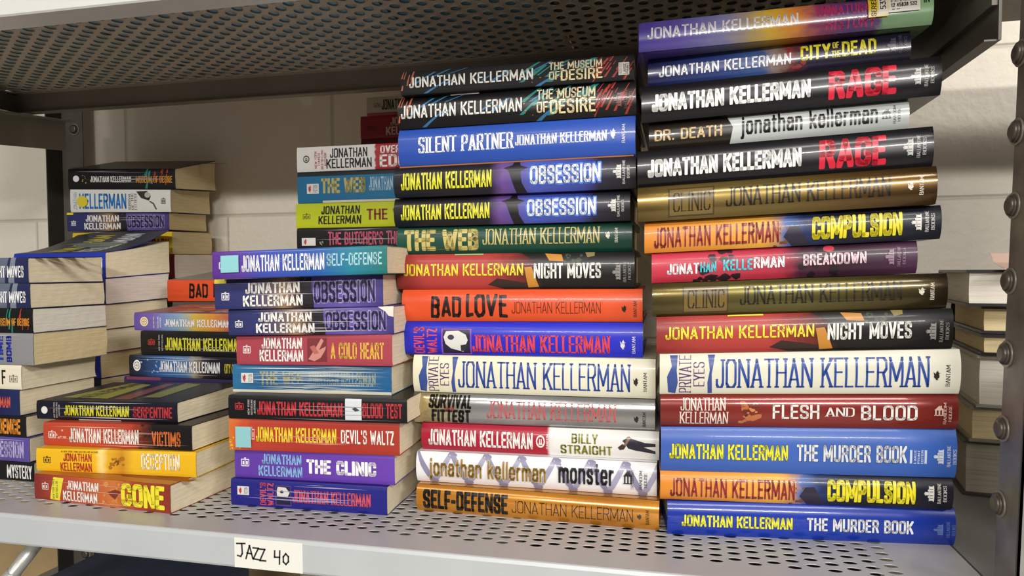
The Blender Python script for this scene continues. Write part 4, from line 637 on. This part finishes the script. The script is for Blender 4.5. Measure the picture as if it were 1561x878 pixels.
# ================================================================ third-row stack by the rear left post
kx = -.749
def third(label, x, T, z, base, ops, seed, L=.172, yaw=.07, dT=0, rise=(0, 0), y=.3702, pages='tan', tilt=0, top=(), stickers=()):
    book(label, 'paperback', x, y, yaw, L, T, dT, z, tilt, base, ops, pages=pages, seed=seed, rise=rise, top=top, stickers=stickers)
third('dark red covered paperback low in the rear left stack', -.921, .0375, .2274, [(0, '#5a2222'), (1, '#6a2626')], [], 51, pages='pink', rise=(0, .002))
third('yellow paperback with red lettering in the rear left stack', -.924, .0345, .2653, [(0, '#d8b62a'), (1, '#dcba2c')], [('T', 'THERAPY', .66, .97, .1, .7, '#b8342a', 'B'), ('T', JK, .1, .6, .2, .75, '#2a2a6a', 'B')], 52, rise=(.002, .003))
book('navy-to-purple paperback with white lettering in the rear left stack', 'paperback', -.9377, .3742, .1, .1734, .0291, -.0024, .3030, 0, BOB, bobs(2)+[('R', 0, .06, .88, 1, '#e2d236')], pages='tan', seed=53, rise=(.003, .005), mottle=.05)
book('white paperback with blue lettering and a round yellow sticker', 'paperback', -.9262, .3702, .08, .1717, .0357, -.0016, .3325, -.0132, [(0, '#dcdad4'), (1, '#e2e0da')], [
    ('V', 'JONATHAN', .03, .065, .1, .86, '#4a6a9a', 'L'), ('T', 'KELLERMAN', .085, .55, .14, .82, '#2a7ac0', 'B'), ('V', 'SURVIVAL', .57, .595, .1, .84, '#2a2a2a', 'R'), ('V', 'OF THE', .602, .622, .1, .84, '#2a2a2a', 'R'), ('V', 'FITTEST', .63, .655, .1, .84, '#2a2a2a', 'R'), ('P', [(.65, .92), (.7, .62), (.78, .5), (.8, .7), (.76, .94)], '#2a2624'), ('P', ell(.765, .76, .03, .13, 10), '#b9b4ac'), ('P', [(.79, .5), (.83, .4), (.86, .12), (.845, .1), (.82, .34), (.78, .46)], '#5a5652'), ('G', 'openbook', .905, .95, .36, .64, '#4a4846')], pages='tan', seed=54, mottle=.02, rise=(.005, .008), stickers=[('round_sticker', 'round yellow sticker', [('P', ell(.12, .46, .052, .25, 20), '#dcc92e')])])
book('black creased paperback with orange title, topmost of the rear left stack', 'paperback', -.93, .3709, .0521, .1866, .0312, -.0005, .3688, -.022, BLK, [
    ('G', 'disc', .045, .1, .36, .68, '#e2e0dc'), ('D', 6, .13, .18, .3, .7, '#b8902c', .006), ('Z', 8, .66, .78, '#1f7f74', .02, .06), ('Z', 10, .78, .94, '#a8352c', .012, .04), ('T', JK, .205, .585, .34, .64, '#e6e4de', 'B'), ('T', 'MUSEUM OF DESIRE', .63, .975, .3, .64, '#d8922c', 'B'), ('W', 7, '#8a8688', .012)], pages='tan', seed=55, rise=(.008, .028), top=[('R', 0, 1, 0, 1, '#2a2624'), ('D', 8, .1, .9, .1, .9, '#4a3a34', .06)])

# ================================================================ stack behind the gap between paperbacks and hardcovers
def back(label, x, T, z, base, ops, seed, L=.172, y=.285, rise=(0, 0), pages='cream', top=()):
    book(label, 'paperback', x, y, 0, L, T, 0, z, 0, base, ops, pages=pages, seed=seed, rise=rise, top=top, mottle=.04)
back('black paperback with pink scrawled title, just above the purple-to-teal one', -.484, .0285, .2655, BLK, [('R', .04, .15, .2, .55, '#d8d4d0'), ('G', 'bird', .055, .085, .24, .52, '#b84a40'), ('D', 6, .17, .24, .2, .5, '#8a8684', .006), ('T', "THE BUTCHER'S THEATER", .25, .98, .22, .8, '#c85070', 'K', {'jit': .05}), ('W', 5, '#9a9496', .012)], 61)
back('yellow-green paperback with black and brown lettering', -.4848, .0318, .2944, [(0, '#b9c31e'), (1, '#bfc722')], [('G', 'openbook', .055, .115, .36, .6, '#5a6010'), ('T', 'JONATHAN', .205, .515, .54, .88, '#20200e', 'B', {'sl': .08}), ('T', 'KELLERMAN', .18, .525, .14, .48, '#20200e', 'B', {'sl': .08}), ('T', 'THE WEB', .57, .98, .28, .72, '#7a2c1c', 'B')], 62)
back('blue paperback with gold title and pale lettering behind the middle hardcovers', -.4819, .0405, .3266, [(0, '#1f6a94'), (1, '#22709a')], [('R', .075, .17, .3, .62, '#dcdad8'), ('G', 'bird', .085, .115, .34, .58, '#c0403c'), ('V', 'FICTION', .125, .16, .34, .58, '#8a8684', 'S'), ('T', 'THE WEB', .19, .545, .3, .78, '#b8ac68', 'X'), ('T', JK, .575, 1, .34, .78, '#a8c8d8', 'K'), ('R', 0, 1, .86, 1, '#101820'), ('R', .2, .9, .0, .07, '#d8d2b8')], 63)
back('white and red paperback with black lettering, above the blue one behind the middle hardcovers', -.4821, .0320, .3676, [(0, '#dedbd6'), (.635, '#e0ddd8'), (.645, '#ab2a34'), (1, '#a82a32')], [('G', 'ring', .05, .1, .36, .66, '#2a2a2a'), ('V', 'NEW YORK', .14, .158, .12, .82, '#b03a40', 'S'), ('V', 'TIMES', .166, .184, .2, .74, '#b03a40', 'S'), ('V', 'BESTSELLING', .192, .21, .08, .86, '#b03a40', 'S'), ('V', 'AUTHOR', .218, .236, .2, .74, '#b03a40', 'S'), ('T', 'JONATHAN', .265, .565, .52, .9, '#201e1e', 'K'), ('T', 'KELLERMAN', .235, .6, .1, .48, '#201e1e', 'K'), ('T', 'OVER THE', .67, .98, .62, .92, '#f0e8e4', 'B'), ('T', 'EDGE', .665, .96, .08, .56, '#f0e8e4', 'B')], 64, top=[])
back('dark red paperback peeking out under the red one behind the middle hardcovers', -.4446, .0262, .4035, [(0, '#6a1f28'), (1, '#701f2a')], [], 65, y=.4)
back('red paperback with beige lettering behind the middle hardcovers', -.4452, .0325, .43, [(0, '#96242c'), (1, '#9a262e')], [('G', 'openbook', .06, .13, .36, .6, '#5a1a1e'), ('T', 'JONATHAN', .26, .6, .52, .88, '#cdb8a0', 'B'), ('T', 'KELLERMAN', .22, .62, .12, .48, '#cdb8a0', 'B')], 66, y=.4)
back('beige and red paperback at the top behind the middle hardcovers', -.435, .0265, .4628, [(0, '#b8aa96'), (1, '#bcae9a')], [('R', 0, 1, 0, .14, '#96302e'), ('G', 'openbook', .06, .12, .44, .68, '#8a5a50'), ('T', JK, .13, .62, .28, .84, '#2a2420', 'B')], 67, y=.4)

# ================================================================ books of the next bay at the right, page edges outward
def bay(label, x, y, yaw, L, T, z, col, pages, seed, w=.15):
    # fore-edge towards the viewer: the book is turned half way round
    return book(label, 'hardcover', x+L*math.cos(yaw)-w*math.sin(yaw), y+L*math.sin(yaw)+w*math.cos(yaw), yaw+PI, L, T-.0005, 0, z, 0, [(0, col), (1, col)], (), pages=pages, seed=seed, w=w)
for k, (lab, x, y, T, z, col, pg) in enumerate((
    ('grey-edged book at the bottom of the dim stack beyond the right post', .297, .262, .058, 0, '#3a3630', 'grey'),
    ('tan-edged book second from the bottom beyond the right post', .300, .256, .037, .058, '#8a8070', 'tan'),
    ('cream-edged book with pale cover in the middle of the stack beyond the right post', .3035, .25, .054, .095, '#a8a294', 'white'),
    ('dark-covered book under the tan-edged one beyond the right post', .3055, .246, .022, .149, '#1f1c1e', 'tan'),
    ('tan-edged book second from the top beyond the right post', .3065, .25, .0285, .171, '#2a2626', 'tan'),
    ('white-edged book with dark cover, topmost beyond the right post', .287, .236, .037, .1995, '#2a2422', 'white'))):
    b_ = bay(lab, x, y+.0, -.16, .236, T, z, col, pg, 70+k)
ps = thing('paper_slip', 'pinkish printed paper slip lying on the topmost book beyond the right post', 'paper', (.312, .215, .2369), -.16)
B = MB(); B.prism([(0, .0003), (.0, .0), (.04, .006), (.055, .016), (.055, .0163), (.04, .0063)], 0, .1); B.build('paper', mat('#d8b8a8', .7), ps)
B = MB()
for i in range(6): B.prism([(.006+i*.0056, .0015+.006*((.006+i*.0056)/.04)-.0002), (.0075+i*.0056, .0017+.006*((.0075+i*.0056)/.04)-.0002), (.0075+i*.0056, .0011+.006*((.0075+i*.0056)/.04))], .02, .09)
B.build('printed_lines', mat('#5a4440', .7), ps)
B = MB(); B.box(.2345, 1.2, .0, .505, -.0312, -.0005); tag(B.build('metal_shelf', mat('#8d8b88', .45, .2, .1, 12)), 'grey shelf of the next bay beyond the right post', 'shelf')

for k, (x0, x1, hh) in enumerate(((-.99, -.60, .36), (-.59, -.19, .40), (-.18, .225, .38))):  # unseen boxes, added to stop light falling behind the shelf onto the wall
    bxo = thing('storage_box', 'cardboard box on the overhead shelf, '+['left', 'middle', 'right'][k]+' one of three above the picture edge', 'box', (x0, .03, .5512))
    B = MB(); B.box(0, x1-x0, 0, .3, 0, hh); bevel(B.build('body', mat('#9c7c56', .7, 0, .1, 12), bxo), .003)
    B = MB(); B.box(.0, x1-x0, .147, .153, hh, hh+.0006); B.box(0, x1-x0, .12, .18, hh+.0003, hh+.001); B.build('tape', mat('#c9b083', .4), bxo)
us2 = thing('metal_shelf', 'overhead shelf of the next bay beyond the right post', 'shelf', (.2385, 0, .482))  # out of view, added to keep the books beyond the post dim
B = MB(); B.box(0, .95, .0, .345, .0313, .0325); B.build('deck', mat('#8f8577', .5, .15, .12, 12), us2)
B = MB(); B.prism([(0, .0325), (-.0014, .031), (-.0014, .0015), (0, 0), (.030, 0), (.030, .0012), (.0006, .0012), (.0002, .003), (.0002, .031)], 0, .95); B.build('front_lip', mat('#dcdcd9', .4, .05, .04, 14), us2)
# ================================================================ flat books lying on the overhead shelf, seen through its holes
bx = -.99
rnd = random.Random(5)
for k in range(7):
    L = .17; col = ['#7aa4bc', '#80aac0', '#729ab8', '#7aa6be', '#5f8aa0', '#47503f', '#3a3f46'][k]
    q = book(['blue-covered book on the overhead shelf, first from the left end seen through its holes', 'blue-covered book on the overhead shelf, second from the left end seen through its holes', 'blue-covered book on the overhead shelf above the wide gap of bare wall', 'blue-covered book on the overhead shelf above the paperback stack', 'slate blue book on the overhead shelf above the middle hardcovers', 'dark olive book on the overhead shelf between the two hardcover stacks', 'charcoal book on the overhead shelf above the right-hand stack'][k], 'hardcover', bx, .02, 0, L, .035, 0, .5150, 0, [(0, col), (1, col)], (), w=.318, seed=80+k)
    bx += L+.0035

for k in range(4):  # unseen stack, added to shade the books behind it and the shelf's right end
    b_ = bay('hardcover of the next bay just beyond the right picture edge', .325+.006*(k % 3), .02, -.02, .236, .046, k*.046, ['#5a3a2a', '#2a3a5a', '#6a6a5a', '#3a2a3a'][k % 4], 'white', 120+k)
    b_['group'] = 'unseen hardcovers added to block light from the right'
# ================================================================ books buried under the back rows
def filler(n, x, y, ztop, yaw=0., L=.172):
    T = ztop/n
    for k in range(n):
        book('paperback buried under a rear stack behind the front rows', 'paperback', x, y, yaw, L, T-.0005, 0, k*T, 0, [(0, '#4a4440'), (1, '#544c46')], (), seed=90+k, group='paperbacks buried in the rear stacks')
filler(3, -.6765, .2, .0785); filler(2, xj-.012-.184*math.cos(.15), .245+.184*math.sin(.15), .0715, -.15, .184)
filler(7, -.70, .315, .196, 0, .17); filler(8, -.922, .374, .2274, .07); filler(9, -.482, .287, .2655); filler(13, -.443, .401, .4035)
